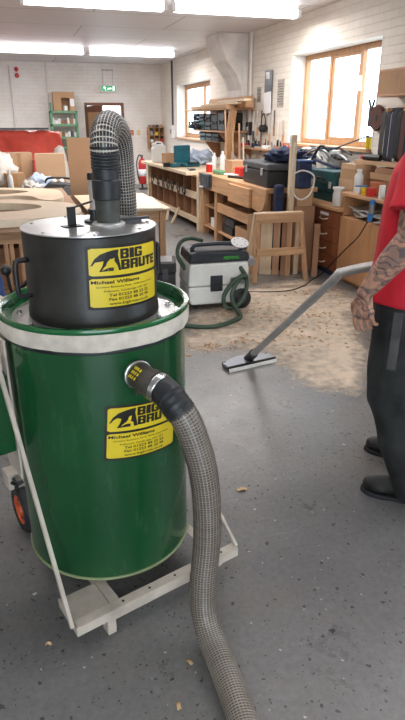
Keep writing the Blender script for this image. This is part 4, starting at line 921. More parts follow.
bm = nb(); box(bm, -0.13, -0.02, 0.14, 0.2, 0.0, 0.07); link('battery', bm, BLACK, t, bevel=0.008)
for k, (px, py, r_, h_, m_, lab) in enumerate(((0.5, 0.35, 0.045, 0.27, CLEAR, 'tall clear bottle at the near end of the shelf bench, right one'), (0.42, 0.5, 0.04, 0.24, CLEAR, 'tall clear bottle at the near end of the shelf bench, left one'), (0.5, 1.75, 0.04, 0.22, WHITE, 'white bottle near the far window sill'))):
    x, y = P2(px, py); bottle('plastic_bottle', lab, x, y, 0.846, r_, h_, m_)
x, y = P2(0.42, 1.6); heap('plastic_sheeting', 'crumpled white plastic sheeting on the shelf bench before the far window', 'sheeting', (x + 0.15, y + 0.1, 0.846), 0.2, 0.3, 0.12, 21, BLUECL, 0.6, 2.6)
x, y = P2(0.02, 0.3)
for k in range(3):
    bm = nb(); cyl(bm, (0, 0, 0.012), (0.02, 0.12, 0.012), 0.011); cyl(bm, (0.02, 0.12, 0.012), (0.035, 0.24, 0.012), 0.004)
    tag(link('chisel', bm, BLACK, None, (x - 0.05 + 0.05 * k, y + 0.05 * k, 0.846), 0.2 * k, smooth=40), 'black-handled chisel lying on the shelf bench, %s of three' % ('left', 'middle', 'right')[k], 'chisel', 'chisels on the shelf bench')

# ------------------------------------------------------------------ wall shelf with power tool cases between the windows
BW = mat('bracket_wood', (178, 132, 96), 0.6, var=0.12, wood='x', scale=4)
t = thing('wall_shelf', 'two-tier wooden wall shelf with angled brackets holding tool cases', 'shelf', (XR, 10.3, 1.2))
def SL(bm, x0, x1, y0, y1, z0, z1): return box(bm, x0 - XR, x1 - XR, y0 - 10.3, y1 - 10.3, z0 - 1.2, z1 - 1.2)
sx0 = 3.33
bm = nb(); SL(bm, sx0, XR, 9.25, 11.75, 1.70, 1.725); link('shelf_board', bm, WOODY, t, bevel=0.003)
bm = nb(); SL(bm, sx0 + 0.0, XR, 9.45, 11.5, 1.36, 1.385); link('shelf_board', bm, WOODY, t, bevel=0.003)
bm = nb(); SL(bm, sx0 + 0.1, XR, 9.8, 11.2, 1.19, 1.21); link('shelf_board', bm, WOODY, t, bevel=0.003)
M = Matrix(((1, 0, 0, 0), (0, 0, -1, 0), (0, 1, 0, 0), (0, 0, 0, 1)))
for y in (9.75, 10.95):
    bm = nb(); prism(bm, [(sx0 + 0.02 - XR, 0.155), (0, 0.155), (0, -0.3), (-0.06, -0.3)], -(y - 10.3) - 0.02, -(y - 10.3) + 0.02, M); link('bracket', bm, BW, t, bevel=0.003)
bm = nb(); bar(bm, (3.36 - XR, 9.42 - 10.3, -0.34), (3.42 - XR, 9.30 - 10.3, 0.5), 0.10, 0.10); link('upright', bm, WOODZ, t, bevel=0.003)
for z0, y0, n_, nm in ((1.386, 9.6, 5, 'main'), (1.211, 9.9, 3, 'bottom')):
    for k in range(n_):
        m_ = (BLACK, DB, BLACK, TEALD, BLACK)[(k + (0 if n_ == 5 else 1)) % 5]; h_ = 0.13 if n_ == 3 else (0.27, 0.24, 0.13, 0.14, 0.15)[k]
        powercase('tool_case', '%s case on the %s board of the wall shelf, %s from near end' % ({BLACK: 'black', DB: 'dusty black', TEALD: 'dark teal', MAKITA: 'teal'}[m_], nm, ords[k]), sx0 + 0.2, y0 + 0.12 + k * 0.365, z0, 0.33, 0.32, h_, m_, radians(-90), group='tool cases on the wall shelf')
for k in range(3):
    powercase('tool_case', '%s tool case stacked on the others below the top board, %s' % (('dusty', 'black', 'dark blue')[k], ('nearest', 'middle', 'farthest')[k]), sx0 + 0.18, 10.48 + k * 0.37, 1.386 + (0.132, 0.142, 0.152)[k], 0.28, 0.26, 0.12, (DB, BLACK, NAVY)[k], radians(-90), group='tool cases on the wall shelf')
# tools poking out towards the window
for k, (y, z, m_) in enumerate(((10.9, 1.385, BLACK), (11.2, 1.385, NAVY), (11.45, 1.385, MAKITA))):
    t = thing('power_saw', '%s power tool perched at the window end of the wall shelf, %s' % (('black', 'navy', 'teal and black')[k], ('nearest', 'second', 'last')[k]), 'power tool', (sx0 - 0.0 + 0.05, y, z), 0.4 * k, 'power tools at the window end of the wall shelf')
    bm = nb(); lump(bm, (0, 0, 0.05), 0.1, 0.06, 0.045, k, 0.2, 1.5, 2, ); link('motor_body', bm, m_, t, smooth=True)
    bm = nb(); tube(bm, smoothpath([(-0.07, 0, 0.06), (-0.09, 0, 0.12), (0.02, 0, 0.13), (0.07, 0, 0.07)], 0.02), 0.014, 8); link('grip', bm, BLACK, t, smooth=True)
# timber lengths laid across the top of the shelf
for k, (x, y0, y1, z, w_, h_, m_) in enumerate(((3.38, 9.3, 11.3, 1.727, 0.14, 0.05, CARD2), (3.55, 8.95, 11.0, 1.727, 0.12, 0.04, WOODY), (3.40, 9.0, 10.8, 1.779, 0.1, 0.03, PALE), (3.60, 9.1, 10.6, 1.77, 0.1, 0.07, WOODY), (3.68, 9.2, 11.2, 1.727, 0.09, 0.17, WOODY), (3.42, 8.7, 9.9, 1.812, 0.12, 0.028, PALE))):
    bm = nb(); box(bm, -w_ / 2, w_ / 2, y0, y1, 0, h_)
    tag(link('timber_length', bm, m_, None, (x, 0, z), 0, bevel=0.003), ('wide tan board on top of the wall shelf, outermost', 'flat board on top of the wall shelf, second from the edge', 'thin pale strip lying on the outermost board of the wall shelf', 'thick strip lying on the second board of the wall shelf', 'board set on edge against the wall above the wall shelf', 'short pale strip sticking out past the near end of the wall shelf')[k], 'timber')
# leaning planks by the shelf end
for k, (y, x0, x1, h_, m_) in enumerate(((9.10, 3.30, 3.42, 1.68, WOODZ), (9.0, 3.38, 3.46, 1.42, CARD), (8.93, 3.46, 3.52, 1.5, WOODZ), (8.86, 3.5, 3.57, 1.3, PALEZ))):
    bm = nb(); box(bm, -0.04, 0.04, -0.012, 0.012, 0, h_ - 0.87)
    o = tag(link('leaning_plank', bm, m_, None, (x0 - 0.05, y, 0.875), 0, bevel=0.002), 'plank leaning upright at the near end of the wall shelf, %s' % ('longest', 'second', 'third', 'shortest and palest')[k], 'plank'); o.rotation_euler = (radians(-2), radians(3), radians(70))

# ------------------------------------------------------------------ main workbench with vice
BX, BY0, BY1 = 2.56, 5.95, 8.36
t = thing('workbench', 'heavy wooden joiner\'s workbench with a deep front apron and metal vice', 'workbench', (BX, BY0, 0))
def WB(bm, x0, x1, y0, y1, z0, z1): return box(bm, x0 - BX, x1 - BX, y0 - BY0, y1 - BY0, z0, z1)
BEN = mat('bench_pine', (202, 156, 114), 0.5, var=0.14, wood='y', scale=4)
bm = nb(); WB(bm, BX + 0.03, 3.2, BY0, BY1, 0.815, 0.865); link('worktop', bm, BEN, t, bevel=0.005)
bm = nb(); prism(bm, [(BY1 - BY0, 0.86), (BY1 - BY0, 0.66), (0.7, 0.66), (0.12, 0.60), (0.03, 0.64), (-0.02, 0.72), (-0.04, 0.865)], -0.0, 0.03, Matrix(((0, 0, 1, 0), (1, 0, 0, 0), (0, 1, 0, 0), (0, 0, 0, 1)))); link('apron', bm, BEN, t, bevel=0.004)
bm = nb(); WB(bm, BX - 0.035, BX, 6.3, 7.0, 0.62, 0.83); link('apron_block', bm, BEN, t, bevel=0.004)
for y0 in (BY1 - 0.12, 7.62, 6.05):
    for x0 in (BX + 0.032, 3.08):
        bm = nb(); WB(bm, x0, x0 + 0.1, y0, y0 + 0.1, 0, 0.815); link('leg', bm, WOODZ, t, bevel=0.005)
bm = nb(); WB(bm, BX + 0.04, BX + 0.07, 6.15, 7.62, 0.40, 0.52); link('stretcher', bm, BEN, t, bevel=0.003)
bm = nb(); WB(bm, BX + 0.07, 3.15, 6.0, 8.3, 0.40, 0.42); link('under_shelf', bm, BEN, t)
bm = nb(); WB(bm, BX + 0.05, 3.15, 6.0, 8.3, 0.12, 0.14); link('under_shelf', bm, BEN, t)
bm = nb(); WB(bm, 3.16, 3.18, 6.0, 8.3, 0.14, 0.8); link('back_panel', bm, CARD3, t)
t = thing('bench_vice', 'dark grey metal vice on the front corner of the workbench', 'vice', (BX, 7.9, 0.64))
bm = nb(); box(bm, -0.03, -0.002, -0.18, 0.18, 0.07, 0.235); box(bm, -0.075, -0.035, -0.17, 0.17, 0.05, 0.235); link('jaw', bm, mat('cast_iron', (92, 98, 104), 0.45, 0.6, var=0.2), t, bevel=0.008)
bm = nb(); cyl(bm, (-0.03, -0.07, 0.09), (-0.07, -0.07, 0.09), 0.014); cyl(bm, (-0.03, 0.07, 0.09), (-0.07, 0.07, 0.09), 0.014); cyl(bm, (-0.03, 0, 0.06), (-0.13, 0, 0.06), 0.018); link('screw', bm, STEELD, t, smooth=40)
bm = nb(); cyl(bm, (-0.12, 0.04, -0.16), (-0.12, 0, 0.12), 0.008); cyl(bm, (-0.12, 0.04, -0.17), (-0.12, 0.04, -0.15), 0.013); link('tommy_bar', bm, STEELD, t, smooth=40)
for k, (x, y, z, w_, d_, h_, m_, lab) in enumerate(((2.85, 6.9, 0.421, 0.2, 0.2, 0.15, CARD3, 'dark red-brown box on the upper shelf under the workbench'), (2.8, 7.35, 0.141, 0.3, 0.4, 0.1, BLACK, 'black case under the workbench, lower one'), (2.8, 7.33, 0.242, 0.26, 0.34, 0.1, DGREY, 'dark grey case under the workbench, upper one'), (2.8, 6.8, 0.141, 0.3, 0.5, 0.16, CARD, 'brown cardboard box under the workbench by the black cases'), (2.8, 7.9, 0.141, 0.3, 0.3, 0.12, WHITE, 'white box under the workbench at its vice end'))):
    bm = nb(); box(bm, -w_ / 2, w_ / 2, -d_ / 2, d_ / 2, 0, h_); tag(link('storage_case', bm, m_, None, (x, y, z), bevel=0.006), lab, 'box')
# clutter on the workbench
BT = 0.866
bottle('glue_bottle', 'white squeezy glue bottle standing on the workbench', 2.78, 6.98, BT, 0.03, 0.2, WHITE, neck=0.3)
carton('cardboard_box', 'open brown cardboard box behind the vice end of the workbench', 3.0, 8.0, BT, 0.22, 0.3, 0.16, 0, CARD, flaps=False, tape=False)
def tin(name, lab, x, y, z, r_, h_, m_, lidm=STEEL, cat='tin', group=None):
    t = thing(name, lab, cat, (x, y, z), 0, group); bm = nb(); lathe(bm, [(0, 0), (r_, 0), (r_, h_ * 0.88), (0, h_ * 0.88)], 24); link('tin_body', bm, m_, t, smooth=40)
    bm = nb(); lathe(bm, [(0, h_ * 0.88), (r_ * 1.04, h_ * 0.88), (r_ * 1.04, h_), (0, h_)], 24); link('lid', bm, lidm, t, smooth=40); return t
tin('paint_tin', 'red and white tin at the vice end of the workbench', 2.68, 8.22, BT, 0.045, 0.12, RED, WHITE)
tin('paint_tin', 'red tin farther along the workbench near the glue bottle', 2.86, 7.35, BT, 0.05, 0.11, RED, RED)
for k, (x, y, w_, d_, h_, m_, lab) in enumerate(((2.7, 7.85, 0.1, 0.26, 0.05, GREENR, 'green sanding block on the workbench'), (2.75, 7.5, 0.1, 0.24, 0.03, WHITEP, 'pale block on the workbench between the tins'), (2.70, 7.2, 0.04, 0.3, 0.03, BLACK, 'black-handled tool on the workbench before the glue bottle'), (2.8, 6.82, 0.1, 0.08, 0.09, CARD2, 'small wooden block beside the glue bottle'), (2.98, 7.55, 0.12, 0.3, 0.1, RED, 'red machine part at the back of the workbench'))):
    bm = nb(); box(bm, -w_ / 2, w_ / 2, -d_ / 2, d_ / 2, 0, h_); tag(link('block', bm, m_, None, (x, y, BT), 0.15 * k, bevel=0.008), lab, 'block')
# shallow shelf on the wall behind, and pegged tools
t = thing('tool_shelf', 'narrow wooden shelf crowded with hand tools on the brick wall', 'shelf', (XR, 8.6, 1.13))
bm = nb(); box(bm, -0.2, 0, -1.1, 1.0, 0, 0.022); link('shelf_board', bm, WOODY, t, bevel=0.003)
for y in (-0.9, 0.8):
    bm = nb(); prism(bm, [(-0.16, 0), (0, 0), (0, -0.16)], -y - 0.012, -y + 0.012, M); link('bracket', bm, BW, t)
ml = [(BLACK, 'black'), (DGREY, 'dark grey'), (GREY, 'metal'), (RED, 'red'), (NAVY, 'navy'), (WHITE, 'white'), (CARD3, 'brown')]
for k in range(9):
    m_, cn = ml[(k * 3) % 7]; y = 7.62 + k * 0.22; t = thing('hand_plane' if k % 2 else 'drill_holder', '%s %s on the narrow tool shelf, %s from the near end' % (cn, 'hand plane' if k % 2 else 'tool holder', ords[k]), 'hand tool', (XR - 0.11, y, 1.153), 0.3 * (k % 3), 'hand tools on the narrow wall shelf')
    if k % 2:
        bm = nb(); box(bm, -0.03, 0.03, -0.1, 0.1, 0, 0.025); link('sole', bm, STEELD, t, bevel=0.003)
        bm = nb(); bar(bm, (0, 0.02, 0.02), (0, 0.05, 0.1), 0.02, 0.03); lump(bm, (0, -0.06, 0.045), 0.018, 0.018, 0.025, k, 0.1, 1, 2); link('grip', bm, m_, t, bevel=0.003)
    else:
        bm = nb(); box(bm, -0.045, 0.045, -0.06, 0.06, 0, 0.05); link('block', bm, m_, t, bevel=0.004)
        bm = nb()
        for j in range(4): cyl(bm, (0.02 * (j % 2) - 0.01, -0.04 + 0.027 * j, 0.045), (0.02 * (j % 2) - 0.01, -0.04 + 0.027 * j, 0.1 + 0.02 * (j % 3)), 0.007, n=8)
        link('bits', bm, BLACK, t)
for k in range(8):
    y = 8.15 + k * 0.16; l_ = (0.3, 0.42, 0.35, 0.5, 0.28, 0.6, 0.36, 0.45)[k]; t = thing('hanging_tool', 'long-handled tool hanging on the wall above the tool shelf, %s from the clipboard' % ords[k], 'hand tool', (XR - 0.02, y, 1.68), 0, 'long tools hanging above the tool shelf')
    if k < 2: t.location.z = 1.55
    bm = nb(); cyl(bm, (0, 0, 0), (0, 0, -l_ * 0.65), 0.009, n=8); link('blade', bm, (STEELD, WHITEP, DGREY)[k % 3], t, smooth=40)
    bm = nb(); cyl(bm, (0, 0, -l_ * 0.65), (0, 0, -l_), 0.014, 0.012, n=10); link('grip', bm, (WOODZ, BLACK, CARD3)[k % 3], t, smooth=40)
# clipboard, papers, ear defenders
t = thing('clipboard', 'metal clipboard with a white sheet hanging on the brick wall', 'clipboard', (XR - 0.02, 8.72, 1.7))
bm = nb(); box(bm, -0.012, 0, -0.13, 0.13, 0, 0.52); link('board', bm, mat('dark_sheet_metal', (110, 112, 118), 0.35, 0.6, var=0.25, scale=5), t, bevel=0.003)
bm = nb(); box(bm, -0.018, -0.013, -0.14, 0.12, -0.06, 0.23); o = link('paper_sheet', bm, PAPER, t); o.rotation_euler = (radians(-3), 0, 0)
bm = nb(); box(bm, -0.022, -0.012, -0.06, 0.06, 0.40, 0.5); link('clip', bm, STEEL, t, bevel=0.003)
for k, (y, z, w_, h_, lab) in enumerate(((8.32, 1.72, 0.22, 0.36, 'printed sheet pinned right of the clipboard'), (9.12, 1.8, 0.16, 0.22, 'grey sheet in a frame pinned left of the clipboard'), (8.3, 1.33, 0.34, 0.2, 'faded drawing pinned to the wall below the printed sheet'))):
    t = thing('wall_sheet', lab, 'paper', (XR - 0.002, y, z)); bm = nb(); box(bm, -0.004, 0, -w_ / 2, w_ / 2, 0, h_); link('sheet', bm, (PAPERG, PAPERG, mat('faded_paper', (224, 212, 198), 0.8, var=0.06))[k], t)
    if k < 2:
        bm = nb()
        for j in range(9): box(bm, -0.006, -0.0045, -w_ * 0.4, w_ * (0.4 if j % 3 else 0.2), h_ * (0.1 + 0.09 * j), h_ * (0.1 + 0.09 * j) + 0.01)
        link('printed_lines', bm, DGREY, t)
t = thing('ear_defenders', 'black ear defenders hanging below the clipboard', 'ear defenders', (XR - 0.06, 8.78, 1.4))
bm = nb(); tube(bm, smoothpath([(0, -0.07, 0.06), (0, -0.075, 0.16), (0, 0, 0.24), (0, 0.075, 0.16), (0, 0.07, 0.06)], 0.02), 0.009, 8); link('headband', bm, BLACK, t, smooth=True)
for s in (-1, 1):
    bm = nb(); lathe(bm, [(0, -0.03), (0.04, -0.03), (0.055, -0.01), (0.055, 0.01), (0.045, 0.025), (0, 0.025)], 24, M=Matrix.Translation((0, s * 0.06, 0.03)) @ Matrix.Rotation(pi / 2, 4, 'X') @ Matrix.Rotation(0.5, 4, 'Y')); link('ear_cup', bm, BLACK, t, smooth=40)
t = thing('wall_socket', 'black and white electrical socket on the wall below the pier', 'socket', (XR - 0.0, 9.45, 1.32)); bm = nb(); box(bm, -0.05, 0, -0.08, 0.08, 0, 0.2); link('plate', bm, BLACK, t, bevel=0.005)
bm = nb(); box(bm, -0.055, -0.051, -0.03, 0.03, 0.07, 0.13); link('switch', bm, WHITE, t)

# black tool boxes, blue bag, blue crate at the near end of the bench
t = thing('tool_box', 'large black tool box with silver latches on the workbench', 'tool box', (2.84, 6.42, BT), radians(-3))
bm = nb(); box(bm, -0.2, 0.2, -0.42, 0.42, 0, 0.17); link('box_body', bm, BLACK, t, bevel=0.015, segs=3)
bm = nb(); box(bm, -0.205, 0.205, -0.43, 0.43, 0.174, 0.25); link('box_lid', bm, DGREY, t, bevel=0.02, segs=3)
for y in (-0.26, 0.26):
    bm = nb(); box(bm, -0.215, -0.2, y - 0.03, y + 0.03, 0.12, 0.2); link('latch', bm, STEEL, t, bevel=0.003)
bm = nb(); tube(bm, smoothpath([(0, -0.2, 0.24), (0, -0.17, 0.29), (0, 0.17, 0.29), (0, 0.2, 0.24)], 0.03), 0.014, 10); link('carry_handle', bm, BLACK, t, smooth=True)
heap('jacket', 'dark navy jacket bundled on top of the black tool box', 'jacket', (2.92, 6.25, BT + 0.255), 0.18, 0.28, 0.07, 31, NAVY, 0.5, 3)
t = thing('canvas_bag', 'tall navy blue canvas tool roll standing at the end of the workbench', 'bag', (2.68, 5.83, 0))
bm = nb(); box(bm, -0.05, 0.05, -0.05, 0.05, 0, 0.92); link('bag_body', bm, NAVY, t, bevel=0.03, segs=3)
for z in (0.5, 0.78):
    bm = nb(); box(bm, -0.053, 0.053, -0.053, 0.053, z, z + 0.03); link('strap', bm, BLACKS, t, bevel=0.01)
bm = nb(); box(bm, -0.12, 0.12, -0.1, 0.1, 0, 0.70); tag(link('plinth', bm, CARD3, None, (2.93, 5.80, 0), bevel=0.004), 'dark wooden pedestal under the blue storage crate', 'pedestal')
carton('cardboard_box', 'plain cardboard box under the blue storage crate', 2.93, 5.80, 0.702, 0.18, 0.17, 0.17, 0.0, CARD, flaps=False, tape=False)
t = thing('storage_crate', 'blue plastic storage crate on the cardboard box behind the white cable loop', 'crate', (2.93, 5.80, 0.885))
bm = nb(); prism(bm, [(-0.07, -0.07), (0.07, -0.07), (0.07, 0.08), (-0.07, 0.08)], 0, 0.26); link('crate_body', bm, NAVY, t, bevel=0.01)
bm = nb(); box(bm, -0.078, 0.078, -0.078, 0.088, 0.26, 0.28); link('crate_rim', bm, BLUE, t, bevel=0.006)
# post with white cable loop
t = thing('timber_post', 'tall pale timber post standing at the end of the workbench', 'post', (2.765, 5.72, 0)); bm = nb(); box(bm, -0.028, 0.028, -0.028, 0.028, 0.0, 1.41); link('post', bm, PALEZ, t, bevel=0.003)
bm = nb(); box(bm, -0.034, -0.0305, -0.02, 0.02, 1.30, 1.4); link('paper_label', bm, PAPER, t)
bm = nb(); cx_, cz_ = 2.63, 1.02
tube(bm, smoothpath([(-0.1, 0, 0.34), (-0.11, 0, 0.15), (-0.12, 0, 0.0), (-0.09, 0, -0.14), (0.0, 0, -0.215), (0.10, 0, -0.17), (0.155, 0.02, -0.05), (0.14, 0.03, 0.03), (0.02, 0.03, 0.07), (-0.1, 0.02, 0.03), (-0.125, 0, -0.02)], 0.015), 0.0085, 8)
tag(link('cable_loop', bm, mat('white_flex', (222, 218, 206), 0.4, var=0.04), None, (2.83, 5.62, 1.00), smooth=True), 'white hose looped round the tall timber post', 'hose')
# planks leaning below the bench end
for k, (x, y, h_, w_, m_, a) in enumerate(((2.50, 5.70, 0.66, 0.12, PALEZ, 4), (2.60, 5.66, 0.62, 0.07, WOODZ, 3), (2.66, 5.60, 0.58, 0.05, CARD3, 2), (2.38, 5.78, 0.63, 0.14, CARD2, 5), (2.70, 5.56, 0.62, 0.05, WOODZ, 1), (2.96, 5.45, 0.55, 0.06, CARD3, 12))):
    bm = nb(); box(bm, -w_ / 2, w_ / 2, -0.012, 0.012, 0, h_)
    o = tag(link('leaning_plank', bm, m_, None, (x, y, 0), bevel=0.002), '%s leaning on the workbench end behind the trestle' % ('broad pale plank', 'second plank, mid brown,', 'narrow dark strip', 'wide cardboard-coloured board, leftmost,', 'narrow plank nearest the post', 'dark offcut tilted against the drawer unit')[k], 'plank'); o.rotation_euler = (radians(-a), 0, radians(-28))
# wooden trestle frame standing in front
t = thing('sawhorse', 'plain rectangular timber sawhorse frame standing in front of the workbench', 'sawhorse', (2.53, 5.5, 0), radians(-2))
for s in (-1, 1):
    bm = nb(); bar(bm, (s * 0.285, 0.13, 0), (s * 0.235, 0, 0.675), 0.045, 0.03, (0, 1, 0)); link('leg', bm, PALEZ, t, bevel=0.003)
    bm = nb(); bar(bm, (s * 0.285, -0.14, 0), (s * 0.235, -0.035, 0.66), 0.045, 0.03, (0, 1, 0)); link('leg', bm, WOODZ, t, bevel=0.003)
bm = nb(); box(bm, -0.26, 0.26, -0.06, -0.03, 0.59, 0.685); link('top_rail', bm, WOOD, t, bevel=0.003)
bm = nb(); box(bm, -0.26, 0.26, -0.03, 0.02, 0.66, 0.69); link('top_board', bm, PALE, t, bevel=0.003)
bm = nb(); box(bm, -0.262, 0.262, -0.125, -0.10, 0.27, 0.345); link('lower_rail', bm, WOOD, t, bevel=0.003)

# ------------------------------------------------------------------ counters and cabinets under the large window
CX = 3.12
t = thing('drawer_unit', 'red-brown four-drawer pedestal with pale bow handles', 'drawers', (CX, 5.3, 0))
def DU(bm, x0, x1, y0, y1, z0, z1): return box(bm, x0 - CX, x1 - CX, y0 - 5.3, y1 - 5.3, z0, z1)
bm = nb(); DU(bm, CX + 0.02, 3.72, 5.30, 5.92, 0.06, 0.685); link('carcass', bm, REDWOOD, t, bevel=0.002)
bm = nb(); DU(bm, CX + 0.04, 3.7, 5.32, 5.90, 0.0, 0.06); link('plinth', bm, mat('dark_blue_plinth', (40, 62, 84), 0.5), t)
zs = (0.07, 0.215, 0.365, 0.515, 0.68)
for k in range(4):
    bm = nb(); DU(bm, CX, CX + 0.019, 5.302, 5.918, zs[k], zs[k + 1] - 0.006); dr = link('drawer_front', bm, REDWOOD, t, bevel=0.002)
    zc = (zs[k] + zs[k + 1]) / 2; yc = 5.60
    bm = nb(); tube(bm, smoothpath([(0.0, yc - 5.3 - 0.075, zc), (-0.028, yc - 5.3 - 0.06, zc - 0.01), (-0.032, yc - 5.3, zc - 0.016), (-0.028, yc - 5.3 + 0.06, zc - 0.01), (0, yc - 5.3 + 0.075, zc)], 0.02), 0.0075, 8); link('handle', bm, mat('pale_handle', (222, 206, 186), 0.3, 0.2), dr, smooth=True)
bm = nb(); DU(bm, CX - 0.002, CX - 0.0005, 5.52, 5.70, 0.62, 0.65); link('paper_label', bm, PAPER, t)
bm = nb(); box(bm, 0, 0.66, 0, 1.4, 0, 0.03); tag(link('worktop', bm, BEECHT, None, (CX - 0.03, 5.292, 0.69), bevel=0.004), 'beech worktop over the drawer unit under the teal tool box', 'worktop')
t = thing('cupboard', 'pale beech cupboard with an open paper-stuffed compartment above two doors', 'cupboard', (CX, 4.0, 0))
def CU(bm, x0, x1, y0, y1, z0, z1): return box(bm, x0 - CX, x1 - CX, y0 - 4.0, y1 - 4.0, z0, z1)
bm = nb(); CU(bm, CX + 0.02, 3.72, 4.0, 4.018, 0, 0.86); CU(bm, CX + 0.02, 3.72, 5.26, 5.28, 0, 0.86); CU(bm, CX + 0.02, 3.72, 4.018, 5.26, 0.64, 0.66); CU(bm, CX + 0.04, 3.72, 4.018, 5.26, 0.04, 0.06); CU(bm, 3.70, 3.72, 4.018, 5.26, 0.06, 0.86); link('carcass', bm, BEECH, t, bevel=0.002)
bm = nb(); CU(bm, CX - 0.02, 3.74, 3.97, 5.288, 0.861, 0.89); link('top_board', bm, BEECHT, t, bevel=0.004)
bm = nb(); CU(bm, CX + 0.05, CX + 0.06, 4.02, 5.26, 0, 0.04); link('kick_board', bm, BEECH, t)
for k, (a, b) in enumerate(((4.003, 4.72), (4.725, 5.277))):
    bm = nb(); CU(bm, CX, CX + 0.018, a, b, 0.045, 0.655); d = link('cupboard_door', bm, BEECH, t, bevel=0.002)
    bm = nb(); yk = (4.05, 5.2)[k]; box(bm, -0.003, 0, yk - 4.02, yk - 3.98, 0.1, 0.14); link('hinge_plate', bm, STEELD, d)
for k in range(7):
    bm = nb(); z0 = 0.661 + 0.022 * (k % 4); y0 = 5.02 - 0.42 * (k // 4) - 0.03 * (k % 3)
    def pf(u, v, k=k): return V(((u - 0.5) * 0.32, (v - 0.5) * 0.36, 0.012 * sin(u * 5 + k) + 0.010 * cos(v * 6 + k * 2) + 0.012))
    sheet(bm, pf, 10, 10, 0.006); tag(link('paper_stack', bm, (PAPERG, CLOTH, PAPER)[k % 3], None, (CX + 0.2, y0, z0 + 0.012), 0.12 * k - 0.3), 'crumpled paper bundle in the open cupboard compartment, %s from the bottom left' % ords[k], 'paper', 'papers in the open compartment')
# things on the worktop
WT2 = 0.721
t = thing('tool_box', 'teal metal tool box with trays on the beech worktop', 'tool box', (3.40, 6.02, WT2), radians(0))
bm = nb(); box(bm, -0.11, 0.11, -0.27, 0.27, 0, 0.10); link('lower_tray', bm, TEALD, t, bevel=0.006)
bm = nb(); box(bm, -0.12, 0.12, -0.275, 0.275, 0.104, 0.17); link('middle_tray', bm, TEALD, t, bevel=0.006)
bm = nb(); box(bm, -0.125, 0.125, -0.28, 0.28, 0.174, 0.32); link('box_lid', bm, TEALD, t, bevel=0.012)
for y in (-0.2, 0.2):
    bm = nb(); box(bm, -0.135, -0.124, y - 0.025, y + 0.025, 0.14, 0.21); link('latch', bm, STEELD, t, bevel=0.003)
bm = nb(); tube(bm, smoothpath([(-0.125, -0.07, 0.22), (-0.155, -0.06, 0.24), (-0.155, 0.06, 0.24), (-0.125, 0.07, 0.22)], 0.02), 0.008, 8); link('carry_handle', bm, BLACK, t, smooth=True)
bottle('white_canister', 'white cylinder canister standing right of the teal tool box', 3.20, 5.50, WT2, 0.055, 0.19, CLEAR, neck=0.9, cat='canister').name = 'plastic_canister'
bm = nb(); box(bm, -0.12, 0.12, -0.15, 0.15, 0, 0.16); tag(link('wooden_block', bm, WOODZ, None, (3.42, 5.54, WT2), bevel=0.004), 'wooden block at the foot of the box stack behind the white canister', 'block')
# box stacks on the cupboard
CT = 0.891
for k, (x, y, z, w_, d_, h_, m_, lab, rz) in enumerate((
    (3.42, 5.54, -0.009, 0.24, 0.29, 0.10, CARD2, 'tan box lowest in the left stack beside the cupboard top', 0),
    (3.42, 5.53, 0.092, 0.23, 0.28, 0.10, CARD, 'brown box second from the bottom in the left stack beside the cupboard', 0.05),
    (3.43, 5.53, 0.193, 0.24, 0.3, 0.05, CARD2, 'flat box on top of the left stack beside the cupboard', -0.05),
    (3.52, 5.02, 0, 0.24, 0.45, 0.12, CARD3, 'long dark brown box at the bottom of the right stack on the cupboard', 0),
    (3.50, 5.03, 0.121, 0.22, 0.42, 0.06, CARD, 'flat brown box in the middle of the right stack on the cupboard', 0.04),
    (3.50, 4.98, 0.182, 0.22, 0.36, 0.05, CARD3, 'dark flat box on the right stack on the cupboard', -0.04),
    (3.52, 5.22, 0.2445, 0.24, 0.7, 0.035, CARD2, 'long pale board lying across both stacks on the cupboard', 0.03))):
    bm = nb(); box(bm, -w_ / 2, w_ / 2, -d_ / 2, d_ / 2, 0, h_); tag(link('flat_box', bm, m_, None, (x, y, CT + z), rz, bevel=0.003), lab, 'box')
bottle('plastic_bottle', 'tall white bottle standing before the box stacks on the cupboard', 3.22, 5.17, CT, 0.042, 0.22, CLEAR, neck=0.5)
tin('paint_tin', 'small blue and white tin at the left on the cupboard', 3.17, 5.09, CT, 0.03, 0.075, WHITE, BLUEB)
tin('paint_tin', 'small blue-lidded yellow tin on the cupboard, centre', 3.17, 4.97, CT, 0.03, 0.085, YELLOW, BLUEB)
carton('small_carton', 'small white and red carton on the cupboard', 3.17, 4.86, CT, 0.06, 0.07, 0.07, 0, RED, flaps=False, tape=False)
carton('small_carton', 'small orange-brown carton on the cupboard behind the tins', 3.27, 4.92, CT, 0.06, 0.16, 0.11, 0, mat('orange_card', (190, 110, 70), 0.7), flaps=False, tape=False)
carton('small_carton', 'white carton on edge near the man\'s shoulder', 3.18, 4.70, CT, 0.05, 0.03, 0.11, 0, WHITE, flaps=False, tape=False)
tin('paint_tin', 'grey tin with white label beside the white carton on edge', 3.2, 4.58, CT, 0.04, 0.09, GREY, WHITE)
t = thing('hand_sander', 'black hand tool lying on the box stacks', 'power tool', (3.46, 5.36, CT + 0.281), 0.2)
bm = nb(); cyl(bm, (0, -0.12, 0.03), (0, 0.1, 0.03), 0.028); link('motor_body', bm, BLACK, t, smooth=40)
bm = nb(); cyl(bm, (0, 0.1, 0.03), (0, 0.14, 0.03), 0.03, 0.02); link('collar', bm, RED, t, smooth=40)
tin('paint_tin', 'yellow and grey tin on the window sill beside the sanding belts', 3.80, 5.97, 1.256, 0.04, 0.13, YELLOW, GREY)
heap('work_gloves', 'dark work gloves on the cupboard beside the box stack', 'gloves', (3.5, 4.70, CT), 0.1, 0.09, 0.05, 41, NAVY, 0.5, 3)
